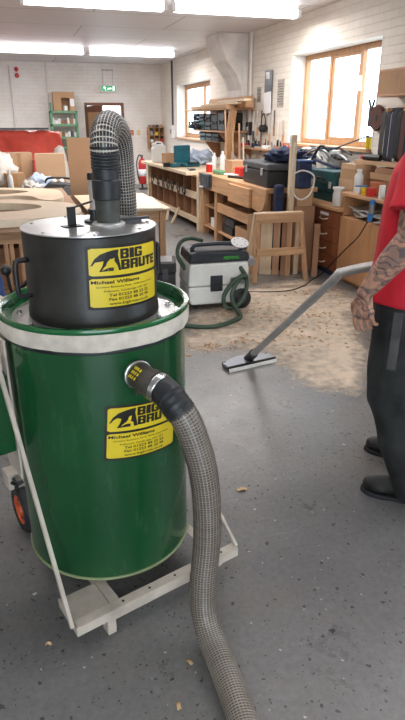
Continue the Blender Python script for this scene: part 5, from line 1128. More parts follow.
# white machine, pile of rods and hoses in front of window
t = thing('bench_machine', 'white and grey bench machine at the window behind the teal tool box', 'machine', (3.62, 6.55, WT2))
bm = nb(); box(bm, -0.09, 0.09, -0.16, 0.12, 0, 0.50); link('machine_body', bm, WHITEP, t, bevel=0.015)
bm = nb(); lathe(bm, [(0, 0), (0.035, 0), (0.035, 0.02), (0, 0.02)], 20, M=Matrix.Translation((-0.09, -0.02, 0.4)) @ Matrix.Rotation(-pi / 2, 4, 'Y')); link('dial', bm, DGREY, t, smooth=40)
heap('plastic_sheeting', 'crumpled white plastic bags left of the teal tool box', 'sheeting', (3.34, 6.52, WT2), 0.14, 0.14, 0.2, 51, CLOTH, 0.5, 3)
carton('cardboard_box', 'cardboard box under the pile of hoses at the window', 3.6, 6.9, 0.0, 0.28, 0.5, 1.0, 0, CARD, flaps=False)
rd = random.Random(5)
for k in range(14):
    y0 = 6.2 + rd.random() * 0.7; z0 = 1.06 + rd.random() * 0.16; x0 = 3.42 + rd.random() * 0.2; dy = rd.uniform(-0.5, 0.5); dz = rd.uniform(-0.1, 0.12)
    a = V((x0, y0 - dy * 0.8, z0 - dz * 0.5)); b = V((x0 + rd.uniform(-0.1, 0.1), y0 + dy, z0 + dz)); mid = (a + b) / 2 + V((0, 0, rd.uniform(0.02, 0.12)))
    if k < 4: pts = [a, mid, b]
    else: pts = [a, a * 0.6 + mid * 0.4 + V((0, 0.05, 0.03)), mid, b]
    bm = nb(); tube(bm, smoothpath([p - a for p in pts], 0.04), 0.011 if k % 3 else 0.016, 8)
    mm = (DGREY, NAVY, GREY, BLACK, WHITE)[k % 5]
    tag(link('hose_offcut', bm, mm, None, a, smooth=True), '%s tube in the tangle heaped in front of the large window' % ('dark grey', 'navy', 'grey', 'black', 'white')[k % 5], 'tube', '%s tubes in the tangle at the window' % ('dark grey', 'navy', 'grey', 'black', 'white')[k % 5])
heap('tarpaulin_bundle', 'dark navy bundle under the tangle of tubes', 'bundle', (3.62, 6.9, 1.008), 0.14, 0.3, 0.08, 61, NAVY, 0.5, 3)
bm = nb(); cyl(bm, (0, 0, 0), (-0.05, -0.95, 0.2), 0.008, n=8); tag(link('thin_rod', bm, DGREY, None, (3.6, 6.55, 1.2), smooth=40), 'thin dark rod pointing up across the large window', 'rod')
# sanding belts, disc, wooden box on wall near the man
t = thing('belt_rack', 'wooden peg rack on the brick wall carrying the sanding belts', 'rack', (XR, 5.0, 1.62))
bm = nb(); box(bm, -0.03, 0, -0.5, 0.47, -0.05, 0.05); link('rack_board', bm, WOODY, t, bevel=0.003)
for y in (0.28, 0.0, -0.28):
    bm = nb(); cyl(bm, (-0.03, y, 0), (-0.26, y, 0.02), 0.014); link('peg', bm, WOODZ, t, smooth=40)
for k in range(8):
    y = 5.36 - k * 0.085; x = XR - 0.15; r_ = 0.1; hh = 0.34 + 0.02 * (k % 3)
    P_ = [(0.06 * cos(a), 0.03 * cos(a), 0) for a in (0,)]
    prof = []
    for a in range(13): prof.append((0.085 * cos(pi * a / 12), 0.085 * sin(pi * a / 12)))
    for a in range(13): prof.append((-0.085 * cos(pi * a / 12), -hh + 0.02 - 0.085 * sin(pi * a / 12)))
    bm = nb(); n_ = len(prof); rg = []
    for (px, pz) in prof:
        nx, nz = (px / 0.085 * 0.004), 0
        rg.append([bm.verts.new((px * s_, yy, pz * 1.0)) for s_, yy in ((1, -0.036), (1, 0.036), (0.95, 0.036), (0.95, -0.036))])
    for i in range(n_):
        A_, B_ = rg[i], rg[(i + 1) % n_]
        for j in range(4): bm.faces.new((A_[j], A_[(j + 1) % 4], B_[(j + 1) % 4], B_[j]))
    o = tag(link('sanding_belt', bm, (DARKGR, DARKBL, DARKBL, BLACKS, DARKBR, DARKBL, DARKGR, BLACKS)[k], None, (x, y, 1.63 - 0.085 + 0.03), rz=0, smooth=40), '%s looped sanding belt on the wall rack, %s from the window' % (('grey', 'blue-black', 'blue-black', 'black', 'brown', 'blue-black', 'grey', 'black')[k], ords[k]), 'sanding belt', 'sanding belts hanging on the rack'); o.rotation_euler = (0, 0, 0)
t = thing('sanding_disc', 'maroon round sanding disc hanging next to the window', 'disc', (XR - 0.03, 5.78, 1.57))
bm = nb(); lathe(bm, [(0, -0.02), (0.12, -0.02), (0.13, 0), (0.12, 0.02), (0, 0.02)], 32, M=Matrix.Rotation(pi / 2, 4, 'Y')); link('disc_face', bm, DARKBR, t, smooth=40)
bm = nb(); lathe(bm, [(0, -0.025), (0.03, -0.025), (0.03, 0.025), (0, 0.025)], 16, M=Matrix.Rotation(pi / 2, 4, 'Y')); link('hub', bm, BLACK, t, smooth=40)
t = thing('bar_clamp', 'black spring clamp clipped at the window edge beside the maroon disc', 'clamp', (XR + 0.03, 5.99, 1.48))
bm = nb(); box(bm, -0.025, 0.0, -0.03, 0.03, 0, 0.2); link('clamp_body', bm, BLACK, t, bevel=0.006)
for s in (-1, 1):
    bm = nb(); cyl(bm, (-0.012, s * 0.02, 0.2), (-0.012, s * 0.05, 0.27), 0.012); link('clamp_arm', bm, BLACKS, t, smooth=40)
t = thing('wall_box', 'plain wooden box mounted on the brick wall above the sanding belts', 'box', (XR, 5.15, 1.76))
bm = nb(); box(bm, -0.24, 0, -0.35, 0.35, 0, 0.02); box(bm, -0.24, 0, -0.35, 0.35, 0.22, 0.24)
for y in (-0.35, -0.01, 0.33): box(bm, -0.24, 0, y, y + 0.02, 0.02, 0.22)
link('box_frame', bm, BEECH, t, bevel=0.003)
for y in (-0.33, 0.01):
    bm = nb(); box(bm, -0.238, -0.222, y, y + 0.32, 0.02, 0.22); link('front_panel', bm, REDWOOD if 0 else CARD, t, bevel=0.002)
# ------------------------------------------------------------------ white and black mobile extractor
t = thing('mobile_extractor', 'white and black wheeled dust extractor with coiled green hose', 'vacuum cleaner', (1.62, 4.84, 0), radians(-3))
LG = mat('light_grey_shell', (228, 229, 224), 0.4, var=0.06, scale=8); CH = mat('charcoal_shell', (42, 48, 56), 0.4, var=0.15, scale=10)
bm = nb(); prism(bm, [(-0.25, 0.05), (0.25, 0.05), (0.27, 0.1), (0.27, 0.21), (-0.27, 0.21), (-0.27, 0.1)], -0.19, 0.19, M); link('container', bm, LG, t, bevel=0.02, segs=3)
bm = nb(); prism(bm, [(-0.275, 0.215), (0.275, 0.215), (0.265, 0.415), (-0.26, 0.415)], -0.195, 0.195, M); link('motor_unit', bm, LG, t, bevel=0.018, segs=3)
bm = nb(); prism(bm, [(-0.265, 0.42), (0.27, 0.42), (0.275, 0.46), (0.26, 0.50), (0.1, 0.515), (-0.2, 0.52), (-0.25, 0.5)], -0.195, 0.195, M); top = link('top_cover', bm, CH, t, bevel=0.018, segs=3)
bm = nb(); text_mesh(bm, 'FESTOOL', 0.04, 0.447, 0.025, fit=0.14, bold=0.02, f=lambda x, y: V((x, -0.1965, y))); link('lettering', bm, mat('bright_green', (70, 190, 60), 0.4, var=0, emit=None), top)
bm = nb(); box(bm, -0.08, 0.03, -0.206, -0.194, 0.17, 0.31); link('latch', bm, CH, t, bevel=0.006)
bm = nb(); box(bm, -0.06, 0.01, -0.21, -0.206, 0.18, 0.23); link('latch_tab', bm, BLACK, t, bevel=0.003)
bm = nb(); box(bm, 0.10, 0.23, -0.198, -0.1955, 0.225, 0.285); vg = link('vent_grille', bm, mat('vent_grey', (170, 172, 168), 0.5), t)
bm = nb()
for k in range(5):
    z = 0.232 + k * 0.0105; box(bm, 0.105, 0.225, -0.2, -0.198, z, z + 0.005)
link('vent_slots', bm, BLACK, vg)
bm = nb(); tube(bm, smoothpath([(-0.22, -0.1, 0.5), (-0.2, -0.1, 0.555), (-0.05, -0.1, 0.565), (0.12, -0.1, 0.56), (0.2, -0.1, 0.54), (0.23, -0.1, 0.49)], 0.02), 0.018, 12); link('carry_handle', bm, CH, t, smooth=True)
bm = nb(); box(bm, 0.275, 0.33, -0.14, 0.02, 0.36, 0.44); cyl(bm, (0.30, -0.16, 0.4), (0.30, -0.14, 0.4), 0.04); link('socket_block', bm, GREY, t, bevel=0.01)
for s in (-1, 1):
    Mw = Matrix.Translation((0.2, s * 0.205, 0.09)) @ Matrix.Rotation(pi / 2, 4, 'X')
    bm = nb(); lathe(bm, [(0, -0.016), (0.075, -0.016), (0.09, -0.008), (0.09, 0.008), (0.075, 0.016), (0, 0.016)], 32, M=Mw); wl = link('rear_wheel', bm, BLACK, t, smooth=35)
    bm = nb(); lathe(bm, [(0, -0.02), (0.04, -0.02), (0.045, 0), (0.04, 0.02), (0, 0.02)], 24, M=Mw); link('hub', bm, DGREY, wl, smooth=35)
    bm = nb(); lathe(bm, [(0, -0.012), (0.025, -0.012), (0.03, 0), (0.025, 0.012), (0, 0.012)], 20, M=Matrix.Translation((-0.19, s * 0.13, 0.03)) @ Matrix.Rotation(pi / 2, 4, 'X')); cyl(bm, (-0.19, s * 0.13, 0.03), (-0.19, s * 0.13, 0.07), 0.01); link('castor', bm, BLACK, t, smooth=35)
t = thing('sanding_pad', 'white perforated round sanding disc lying on top of the mobile extractor', 'disc', (1.82, 4.72, 0.565), 0)
bm = nb(); lathe(bm, [(0, 0), (0.078, 0), (0.078, 0.006), (0, 0.008)], 32, M=Matrix.Translation((0, 0.0, 0.0)) @ Matrix.Rotation(radians(24), 4, 'X')); link('pad_face', bm, WHITE, t, smooth=30)
bm = nb()
for k in range(8):
    a = 2 * pi * k / 8; c = V((0.052 * cos(a), 0.052 * sin(a), 0.0075)); c.rotate(Matrix.Rotation(radians(24), 3, 'X')); n2 = V((0, 0, 0.001)); n2.rotate(Matrix.Rotation(radians(24), 3, 'X')); cyl(bm, c, c + n2, 0.006, n=10)
link('dust_hole', bm, GREY, t)
# its green hose
bm = nb(); ho = V((1.6, 4.7, 0))
pts = [V((1.36, 4.85, 0.42)), V((1.35, 4.9, 0.5)), V((1.45, 4.98, 0.565)), V((1.6, 5.02, 0.58))]
P_ = [V((1.82, 4.70, 0.37)), V((1.85, 4.62, 0.30)), V((1.80, 4.58, 0.32)), V((1.71, 4.6, 0.25)), V((1.64, 4.6, 0.14)), V((1.66, 4.58, 0.05)), V((1.76, 4.58, 0.06)), V((1.84, 4.6, 0.16)), V((1.85, 4.62, 0.28)), V((1.78, 4.6, 0.29)), V((1.70, 4.56, 0.17)), V((1.72, 4.52, 0.06)), V((1.72, 4.4, 0.022)), V((1.62, 4.3, 0.022)), V((1.45, 4.22, 0.022)), V((1.3, 4.25, 0.022)), V((1.1, 4.4, 0.022)), V((0.95, 4.35, 0.022))]
P_ = [p + V((-0.02, -0.05, 0)) for p in P_]
t = thing('extractor_hose', 'dark green hose coiled in front of the mobile extractor and trailing on the floor', 'hose', ho)
bm = nb(); tube(bm, [p - ho for p in smoothpath(P_, 0.006)], 0.0185, 12, rf=lambda s, i: 0.0185 + 0.0012 * cos(i * pi / 1.0)); link('hose_body', bm, GREENH, t, smooth=True)
bm = nb(); tube(bm, [p - ho for p in smoothpath([V((1.83, 4.67, 0.37)), V((1.82, 4.66, 0.365)), V((1.80, 4.65, 0.37))], 0.01)], 0.023, 12); link('cuff', bm, BLACK, t, smooth=True)
bm = nb(); tube(bm, smoothpath([(0, 0, 0), (-0.06, 0.03, 0.12), (-0.02, 0.08, 0.22), (0.08, 0.12, 0.245), (0.2, 0.14, 0.215)], 0.015), 0.018, 12)
tag(link('extractor_hose', bm, GREENH, None, (1.355, 4.82, 0.34), smooth=True), 'short green hose bending over the left shoulder of the mobile extractor', 'hose')

# ------------------------------------------------------------------ black power lead with blue connector
t = thing('extension_lead', 'black power lead running over the floor and up the cupboard to a blue connector', 'cable', (2.6, 6.2, 0))
bo = V((2.6, 6.2, 0))
pts = [V((1.92, 4.96, 0.2)), V((1.97, 5.06, 0.04)), V((2.03, 5.11, 0.007)), V((2.213, 5.024, 0.007)), V((2.469, 5.0, 0.007)), V((2.701, 5.141, 0.007)), V((2.871, 5.32, 0.007)), V((3.0, 5.42, 0.01)), V((3.075, 5.35, 0.12)), V((3.085, 5.12, 0.322)), V((3.085, 4.875, 0.51)), V((3.085, 4.76, 0.65)), V((3.085, 4.71, 0.70))]
bm = nb(); tube(bm, [p - bo for p in smoothpath(pts, 0.03)], 0.0065, 8); link('flex', bm, BLACK, t, smooth=True)
bm = nb(); cyl(bm, V((3.085, 4.71, 0.695)) - bo, V((3.08, 4.685, 0.76)) - bo, 0.022, 0.026); link('connector_shell', bm, BLUEB, t, smooth=40)
bm = nb(); cyl(bm, V((3.08, 4.685, 0.845)) - bo, V((3.078, 4.675, 0.885)) - bo, 0.024, 0.02); link('connector_cap', bm, BLUEB, t, smooth=40)
bm = nb(); cyl(bm, V((3.08, 4.685, 0.76)) - bo, V((3.08, 4.68, 0.845)) - bo, 0.025); link('connector_body', bm, GREY, t, smooth=40)

# ------------------------------------------------------------------ wand and floor nozzle
no = V((1.40, 3.42, 0))
nd = V((1.601 - 1.224, 3.482 - 3.412, 0)).normalized(); nang = atan2(nd.y, nd.x) + 0.02
t = thing('vacuum_wand', 'bent steel vacuum wand with a wide black floor nozzle', 'vacuum wand', no, nang)
iv = Matrix.Rotation(-nang, 3, 'Z')
def wl_(p): q = V(p) - no; q.rotate(iv); return q
bm = nb(); prism(bm, [(-0.19, -0.055), (0.19, -0.055), (0.19, 0.03), (0.05, 0.085), (-0.05, 0.085), (-0.19, 0.03)], 0.012, 0.034); link('nozzle_head', bm, mat('nozzle_metal', (140, 144, 152), 0.35, 0.5, var=0.15), t, bevel=0.006)
bm = nb(); box(bm, -0.192, 0.192, -0.062, -0.052, 0.002, 0.036); link('front_lip', bm, BLACK, t, bevel=0.002)
bm = nb(); box(bm, -0.192, 0.192, -0.075, -0.063, 0.0, 0.022); link('brush_strip', bm, WHITEP, t, bevel=0.002)
for s in (-1, 1):
    bm = nb(); cyl(bm, (s * 0.16, 0.03, 0.018), (s * 0.18, 0.03, 0.018), 0.018); link('nozzle_wheel', bm, BLACK, t, smooth=40)
pb = V((1.355, 2.26, 0.905)); pj = V((1.405, 3.40, 0.055)); ph = V((1.50, 2.09, 0.985)); pe = V((1.62, 1.93, 1.02))
dj = (pb - pj).normalized()
bm = nb(); tube(bm, [wl_(p) for p in (V((1.405, 3.43, 0.03)), pj, pj + dj * 0.09)], 0.03, 20); link('neck', bm, BLACK, t, smooth=40)
bm = nb(); tube(bm, [wl_(p) for p in smoothpath([pj + dj * 0.07, pj + dj * 0.6, pb - dj * 0.06, pb + V((0.006, -0.01, 0.012)), ph, pe], 0.02)], 0.021, 20); link('steel_tube', bm, STEELD, t, smooth=True)
bm = nb(); tube(bm, [wl_(p) for p in smoothpath([pe - V((0.06, -0.08, 0.017)), pe, pe + V((0.05, -0.06, 0.0))], 0.02)], 0.026, 20); link('end_cuff', bm, BLACK, t, smooth=True)

# ------------------------------------------------------------------ sawdust and shavings
poly = [(1.12, 4.05), (1.209, 4.331), (1.671, 4.934), (2.151, 5.261), (2.81, 5.3), (3.0, 4.877), (3.06, 4.488), (2.783, 4.214), (2.66, 4.131), (2.372, 3.716), (2.32, 3.36), (2.096, 2.998), (1.85, 2.834), (1.693, 2.93), (1.629, 3.231), (1.577, 3.56), (1.309, 3.633), (1.092, 3.783)]
def pin(x, y):
    d = 9; ins = False
    for i in range(len(poly)):
        a, b = poly[i], poly[(i + 1) % len(poly)]
        if (a[1] > y) != (b[1] > y) and x < (b[0] - a[0]) * (y - a[1]) / (b[1] - a[1]) + a[0]: ins = not ins
        L2 = (b[0] - a[0]) ** 2 + (b[1] - a[1]) ** 2; u = max(0, min(1, ((x - a[0]) * (b[0] - a[0]) + (y - a[1]) * (b[1] - a[1])) / L2))
        d = min(d, sqrt((x - a[0] - u * (b[0] - a[0])) ** 2 + (y - a[1] - u * (b[1] - a[1])) ** 2))
    return d if ins else -d
bm = nb(); al = bm.verts.layers.float.new('dust_cover'); st = 0.04; X0, Y0, NX, NY = 0.8, 2.5, 62, 78; g = {}
for i in range(NX):
    for j in range(NY):
        x, y = X0 + i * st, Y0 + j * st; d = pin(x, y) + noise.noise(V((x * 2.5, y * 2.5, 0))) * 0.16 + noise.noise(V((x * 8, y * 8, 3))) * 0.06
        dn = max(0, min(1, 0.5 + d / 0.22)) * (0.72 + 0.28 * max(0, min(1, 0.6 + noise.noise(V((x * 1.5, y * 1.5, 7))) * 1.6)))
        v = bm.verts.new((x, y, 0.0015 + 0.006 * dn * (0.6 + noise.noise(V((x * 9, y * 9, 1))) * 0.6))); v[al] = dn; g[i, j] = v
for i in range(NX - 1):
    for j in range(NY - 1):
        q = (g[i, j], g[i + 1, j], g[i + 1, j + 1], g[i, j + 1])
        if max(v[al] for v in q) > 0.02: bm.faces.new(q)
for v in [v for v in bm.verts if not v.link_faces]: bm.verts.remove(v)
SD = mat('sawdust_fawn', (234, 214, 190), 0.95, var=0.1, scale=5, bump=0.3, bscale=120); nt = SD.node_tree; p = nt.nodes['Principled BSDF']
at_ = nt.nodes.new('ShaderNodeAttribute'); at_.attribute_name = 'dust_cover'; tc = nt.nodes.new('ShaderNodeTexCoord'); n_ = nt.nodes.new('ShaderNodeTexNoise'); n_.inputs['Scale'].default_value = 16; n_.inputs['Detail'].default_value = 6; nt.links.new(tc.outputs['Object'], n_.inputs['Vector'])
ad = nt.nodes.new('ShaderNodeMath'); ad.operation = 'MULTIPLY_ADD'; nt.links.new(n_.outputs['Fac'], ad.inputs[0]); ad.inputs[1].default_value = 1.1; nt.links.new(at_.outputs['Fac'], ad.inputs[2])
mr = nt.nodes.new('ShaderNodeMapRange'); nt.links.new(ad.outputs[0], mr.inputs[0]); mr.inputs[1].default_value = 0.75; mr.inputs[2].default_value = 1.55; mr.inputs[3].default_value = 0; mr.inputs[4].default_value = 0.82; nt.links.new(mr.outputs[0], SD.node_tree.nodes['Principled BSDF'].inputs['Alpha'])
tag(link('sawdust', bm, SD, smooth=True), 'wide patch of pale sawdust spread over the floor around the nozzle', 'sawdust', kind='stuff')
bm = nb(); rd = random.Random(3); n_ = 0
cl = [(1.35, 3.9, .3), (1.7, 4.5, .35), (2.0, 4.4, .3), (2.1, 3.9, .25), (1.3, 3.75, .2), (1.9, 3.7, .3), (2.3, 4.2, .3), (2.6, 4.8, .3)]
while n_ < 300:
    c = rd.choice(cl); x, y = rd.gauss(c[0], c[2] * .6), rd.gauss(c[1], c[2] * .45)
    if pin(x, y) < -0.05: continue
    a = rd.random() * 6.28; l_ = rd.uniform(0.008, 0.028); r_ = rd.uniform(0.003, 0.006); d = V((cos(a), sin(a), 0)); s = V((-sin(a), cos(a), 0)); o_ = V((x, y, 0.008))
    k0 = rd.random() * 6; pr_ = []
    for j in range(6):
        t_ = k0 + j * 0.75; p_ = o_ + s * (r_ * cos(t_)) + V((0, 0, r_ * sin(t_) + r_)); pr_.append((bm.verts.new(p_ - d * l_ / 2), bm.verts.new(p_ + d * l_ / 2)))
    for A_, B_ in zip(pr_, pr_[1:]): bm.faces.new((A_[0], B_[0], B_[1], A_[1]))
    n_ += 1
tag(link('wood_shavings', bm, mat('orange_shaving', (214, 170, 126), 0.8, var=0.15), smooth=True), 'curled orange-brown wood shavings scattered in the sawdust', 'wood shavings', kind='stuff')
import sys
for k, (x, y, s_) in enumerate(((0.83, 2.05, 0.022), (1.01, 3.72, 0.03), (1.05, 3.68, 0.02), (0.9, 3.55, 0.015), (0.35, 1.25, 0.012), (1.35, 1.5, 0.012), (0.28, 1.12, 0.012), (-0.06, 1.45, 0.01))):
    bm = nb(); sheet(bm, lambda u, v: V(((u - .5) * s_ * 2, (v - .5) * s_, 0.004 + 0.006 * sin(u * 3.1) + 0.002 * sin(v * 5))), 5, 4, 0.0015)
    tag(link('wood_chip', bm, mat('pale_chip', (214, 178, 134), 0.8), None, (x, y, 0), k * 1.3), ('pale wood chip on the bare floor right of the drum', 'largest pale wood chip left of the nozzle', 'wood chip beside the largest one left of the nozzle', 'small wood chip between the drum and the nozzle', 'tiny wood chip on the floor by the front hose', 'tiny wood chip near the man\'s shoe', 'tiny wood chip near the lower edge of the picture', 'tiny wood chip by the left corner of the trolley')[k], 'wood chip', 'loose wood chips on the floor')
# worn white seam line on the floor
# ------------------------------------------------------------------ the man
FW = V((-0.72, 0.69, 0)).normalized(); LF = V((-FW.y, FW.x, 0)); UP = V((0, 0, 1)); PO = V((1.46, 1.90, 0))
def B(f, l, z): return FW * f + LF * l + UP * z      # body frame, relative to the point under the pelvis
def ball(bm, c, r, sc=(1, 1, 1), n=3):
    t_ = bmesh.new(); bmesh.ops.create_icosphere(t_, subdivisions=n, radius=1)
    for v in t_.verts: v.co = V(c) + FW * v.co.x * r * sc[0] + LF * v.co.y * r * sc[1] + UP * v.co.z * r * sc[2]
    me = bpy.data.meshes.new('t'); t_.to_mesh(me); t_.free(); bm.from_mesh(me); bpy.data.meshes.remove(me)
def limb(bm, pts, n=24):                              # (point, radius) chain, rounded
    for (a, ra), (b, rb) in zip(pts, pts[1:]):
        cyl(bm, a, b, ra, rb, n=n)
    for p, r in pts: ball(bm, p, r)
def trunk(bm, rings, n=36):                           # rings: (centre, half depth, half width)
    R_ = []
    for c, d, w_ in rings:
        R_.append([bm.verts.new(V(c) + FW * d * math.copysign(abs(cos(a)) ** 0.85, cos(a)) + LF * w_ * math.copysign(abs(sin(a)) ** 0.85, sin(a))) for a in [2 * pi * i / n for i in range(n)]])
    for A_, B_ in zip(R_, R_[1:]):
        for i in range(n): bm.faces.new((A_[i], A_[(i + 1) % n], B_[(i + 1) % n], B_[i]))
    bm.faces.new(R_[0][::-1]); bm.faces.new(R_[-1])
def fuse(name, bm, m, parent, voxel, smooth=6, fac=0.5):
    o = link(name, bm, m, parent)
    md = o.modifiers.new('r', 'REMESH'); md.mode = 'VOXEL'; md.voxel_size = voxel; md.use_smooth_shade = True
    if smooth: s_ = o.modifiers.new('s', 'SMOOTH'); s_.factor = fac; s_.iterations = smooth
    bpy.context.view_layer.update()
    ev = o.evaluated_get(bpy.context.evaluated_depsgraph_get()); me = bpy.data.meshes.new_from_object(ev); o.modifiers.clear(); old = o.data; o.data = me; bpy.data.meshes.remove(old)
    if not me.materials: me.materials.append(m)
    for p_ in me.polygons: p_.use_smooth = True
    return o
man = thing('person', 'person in a red T-shirt and dark dusty trousers, tattooed arm hanging, holding the vacuum wand', 'person', PO)
def Wd(x, y, z): return V((x, y, z)) - PO
LA, RA = Wd(1.50, 1.76, 0.085), Wd(1.705, 2.06, 0.085)
LK, RK = Wd(1.375, 1.815, 0.50), Wd(1.56, 2.03, 0.50)
LH, RH = B(0.0, 0.10, 0.90), B(0.0, -0.10, 0.90)
LS, RS = B(-0.01, 0.145, 1.42), B(0.02, -0.215, 1.42)
LE, LW = Wd(1.315, 1.735, 1.165), Wd(1.205, 1.815, 0.955)
RE, RWr = Wd(1.64, 2.27, 1.17), Wd(1.545, 2.155, 0.99)
bm = nb()
limb(bm, [(LH, 0.085), (LK, 0.058), (LA, 0.04)]); limb(bm, [(RH, 0.085), (RK, 0.058), (RA, 0.04)])
trunk(bm, [(B(0, 0, 0.84), .09, .14), (B(0, 0, 0.93), .105, .16), (B(0.01, 0, 1.08), .095, .145), (B(0.0, -0.015, 1.25), .105, .165), (B(-0.01, -0.035, 1.38), .10, .17), (B(-0.015, -0.04, 1.45), .07, .13), (B(-0.02, -0.04, 1.49), .05, .065)])
limb(bm, [(B(-0.015, -0.04, 1.42), 0.062), (B(-0.02, -0.06, 1.56), 0.056)])
limb(bm, [(LS, 0.06), (LE, 0.051), (LE * 0.6 + LW * 0.4, 0.050), (LW, 0.030)]); limb(bm, [(RS, 0.06), (RE, 0.044), (RE * 0.6 + RWr * 0.4, 0.043), (RWr, 0.029)])
HC = B(0, 0, 1.64) + V((0.085, -0.03, 0)); BFW, BLF = FW, LF; FW = V((-0.35, 0.94, 0)).normalized(); LF = V((-FW.y, FW.x, 0))
ball(bm, HC + UP * 0.02, 0.1, (0.95, 0.76, 1.05)); ball(bm, HC + FW * 0.03 - UP * 0.045, 0.07, (0.95, 0.82, 1.05)); ball(bm, HC + FW * 0.075 - UP * 0.085, 0.026, (0.8, 1.0, 0.8))
ball(bm, HC + FW * 0.098 - UP * 0.022, 0.016, (1.0, 0.8, 0.9)); limb(bm, [(HC + FW * 0.088 + UP * 0.02, 0.009), (HC + FW * 0.105 - UP * 0.02, 0.011)])
for s in (-1, 1): ball(bm, HC + LF * s * 0.078 - UP * 0.005 - FW * 0.005, 0.026, (0.7, 0.28, 1.15)); ball(bm, HC + FW * 0.085 + LF * s * 0.03 + UP * 0.028, 0.014, (0.5, 1.3, 0.5))
limb(bm, [(HC + FW * 0.094 - UP * 0.056 + LF * 0.018, 0.0055), (HC + FW * 0.1 - UP * 0.055, 0.0075), (HC + FW * 0.094 - UP * 0.056 - LF * 0.018, 0.0055)])
FW, LF = BFW, BLF; HFW = V((-0.35, 0.94, 0)).normalized(); HLF = V((-HFW.y, HFW.x, 0))
# hands: palm plus five bent fingers rooted in it
def hand(bm, wrist, dirn, palm_n, thumb_side, curl, k=1.0):
    d = dirn.normalized(); nrm = (palm_n - d * palm_n.dot(d)).normalized(); s = thumb_side - d * thumb_side.dot(d); s = (s - nrm * s.dot(nrm)).normalized()
    base = wrist
    for u in (-1, -0.4, 0.3, 1):   # metacarpals fill the palm
        limb(bm, [(base + s * 0.010 * u, 0.020), (base + d * 0.085 * k + s * 0.032 * u, 0.0115)], 14)
    lens = [(0.042, 0.026, 0.020), (0.046, 0.029, 0.021), (0.042, 0.027, 0.020), (0.033, 0.021, 0.018)]
    for i, (a, b, c) in enumerate(lens):
        u = 1 - i * 0.667; p0 = base + d * (0.088 - 0.004 * abs(i - 1)) * k + s * 0.034 * u; ang = 0; p_ = p0; ch = [(p_ - d * 0.02, 0.0098), (p_, 0.0095)]
        for L_, cu, r_ in ((a, curl[0] + 0.08 * i, 0.0084), (b, curl[1] + 0.05 * i, 0.0078), (c, curl[2], 0.007)):
            ang += cu; p_ = p_ + (d * cos(ang) + nrm * sin(ang) + s * 0.05 * u) * L_ * k; ch.append((p_, r_))
        limb(bm, ch, 12)
    t0 = base + d * 0.02 + s * 0.020; t1 = t0 + (d * 0.6 + s * 0.7 + nrm * 0.35).normalized() * 0.042 * k; t2 = t1 + (d * 0.85 + s * 0.2 + nrm * 0.45).normalized() * 0.034 * k; t3 = t2 + (d * 0.9 - s * 0.1 + nrm * 0.45).normalized() * 0.027 * k
    limb(bm, [(t0, 0.015), (t1, 0.0125), (t2, 0.0105), (t3, 0.0085)], 14)
hd = (Wd(1.190, 1.815, 0.83) - LW)
hand(bm, LW + hd.normalized() * 0.01, hd + V((0.02, -0.0, 0)), -LF * 1.0 - FW * 0.25, FW, (0.22, 0.38, 0.25), 0.95)
# right hand closes round the wand
wd_ = (ph - pb).normalized()
hd2 = (ph - PO) - RWr
hand(bm, RWr, V((-0.55, -0.75, -0.02)), V((0.2, -0.25, 1.0)) * -1, wd_ * -1, (0.9, 1.1, 0.7), 0.9)
SK = mat('skin', (180, 134, 112), 0.55, var=0.06, scale=8)
body = fuse('body', bm, SK, man, 0.0035, 3)
# tattoo pattern lives where the ink is: both forearms and the left hand
ca = body.data.attributes.new('ink', 'FLOAT', 'POINT')
def segd(p, a, b): u = max(0, min(1, (p - a).dot(b - a) / (b - a).length_squared)); return (p - a - (b - a) * u).length
hl = LW + hd.normalized() * 0.05
for i, v in enumerate(body.data.vertices):
    d = min(segd(v.co, LS, LE), segd(v.co, LE, LW), segd(v.co, LW, hl) + 0.012); d2 = segd(v.co, RE, RWr)
    ca.data[i].value = max(0.0, min(1.0, (0.075 - min(d, d2)) / 0.015))
nt = SK.node_tree; N = nt.nodes; L = nt.links; p = N['Principled BSDF']
tc = N.new('ShaderNodeTexCoord')
def nmath(op, a, b=0.0):
    x = N.new('ShaderNodeMath'); x.operation = op
    for i, s_ in enumerate((a, b)):
        if isinstance(s_, (int, float)): x.inputs[i].default_value = s_
        else: L.new(s_, x.inputs[i])
    return x.outputs[0]
wv = N.new('ShaderNodeTexWave'); wv.wave_type = 'RINGS'; wv.rings_direction = 'SPHERICAL'; wv.inputs['Scale'].default_value = 5; wv.inputs['Distortion'].default_value = 14; wv.inputs['Detail'].default_value = 2; wv.inputs['Detail Scale'].default_value = 1.6; L.new(tc.outputs['Object'], wv.inputs['Vector'])
n3 = N.new('ShaderNodeTexNoise'); n3.inputs['Scale'].default_value = 16; n3.inputs['Detail'].default_value = 3; n3.inputs['Distortion'].default_value = 1.5; L.new(tc.outputs['Object'], n3.inputs['Vector'])
l1 = nmath('LESS_THAN', nmath('ABSOLUTE', nmath('SUBTRACT', wv.outputs['Fac'], 0.5)), 0.22)
sh = N.new('ShaderNodeMapRange'); L.new(n3.outputs['Fac'], sh.inputs[0]); sh.inputs[1].default_value = 0.47; sh.inputs[2].default_value = 0.56
at_ = N.new('ShaderNodeAttribute'); at_.attribute_name = 'ink'
ik = nmath('MULTIPLY', nmath('MINIMUM', nmath('ADD', nmath('MULTIPLY', l1, 0.55), nmath('MULTIPLY', sh.outputs[0], 0.5)), 0.85), at_.outputs['Fac'])
mx = N.new('ShaderNodeMix'); mx.data_type = 'RGBA'; L.new(ik, mx.inputs[0])
src = p.inputs['Base Color'].links[0].from_socket; L.new(src, mx.inputs[6]); mx.inputs[7].default_value = rgb(62, 62, 68); L.new(mx.outputs[2], p.inputs['Base Color']); p.inputs['Subsurface Weight'].default_value = 0.05
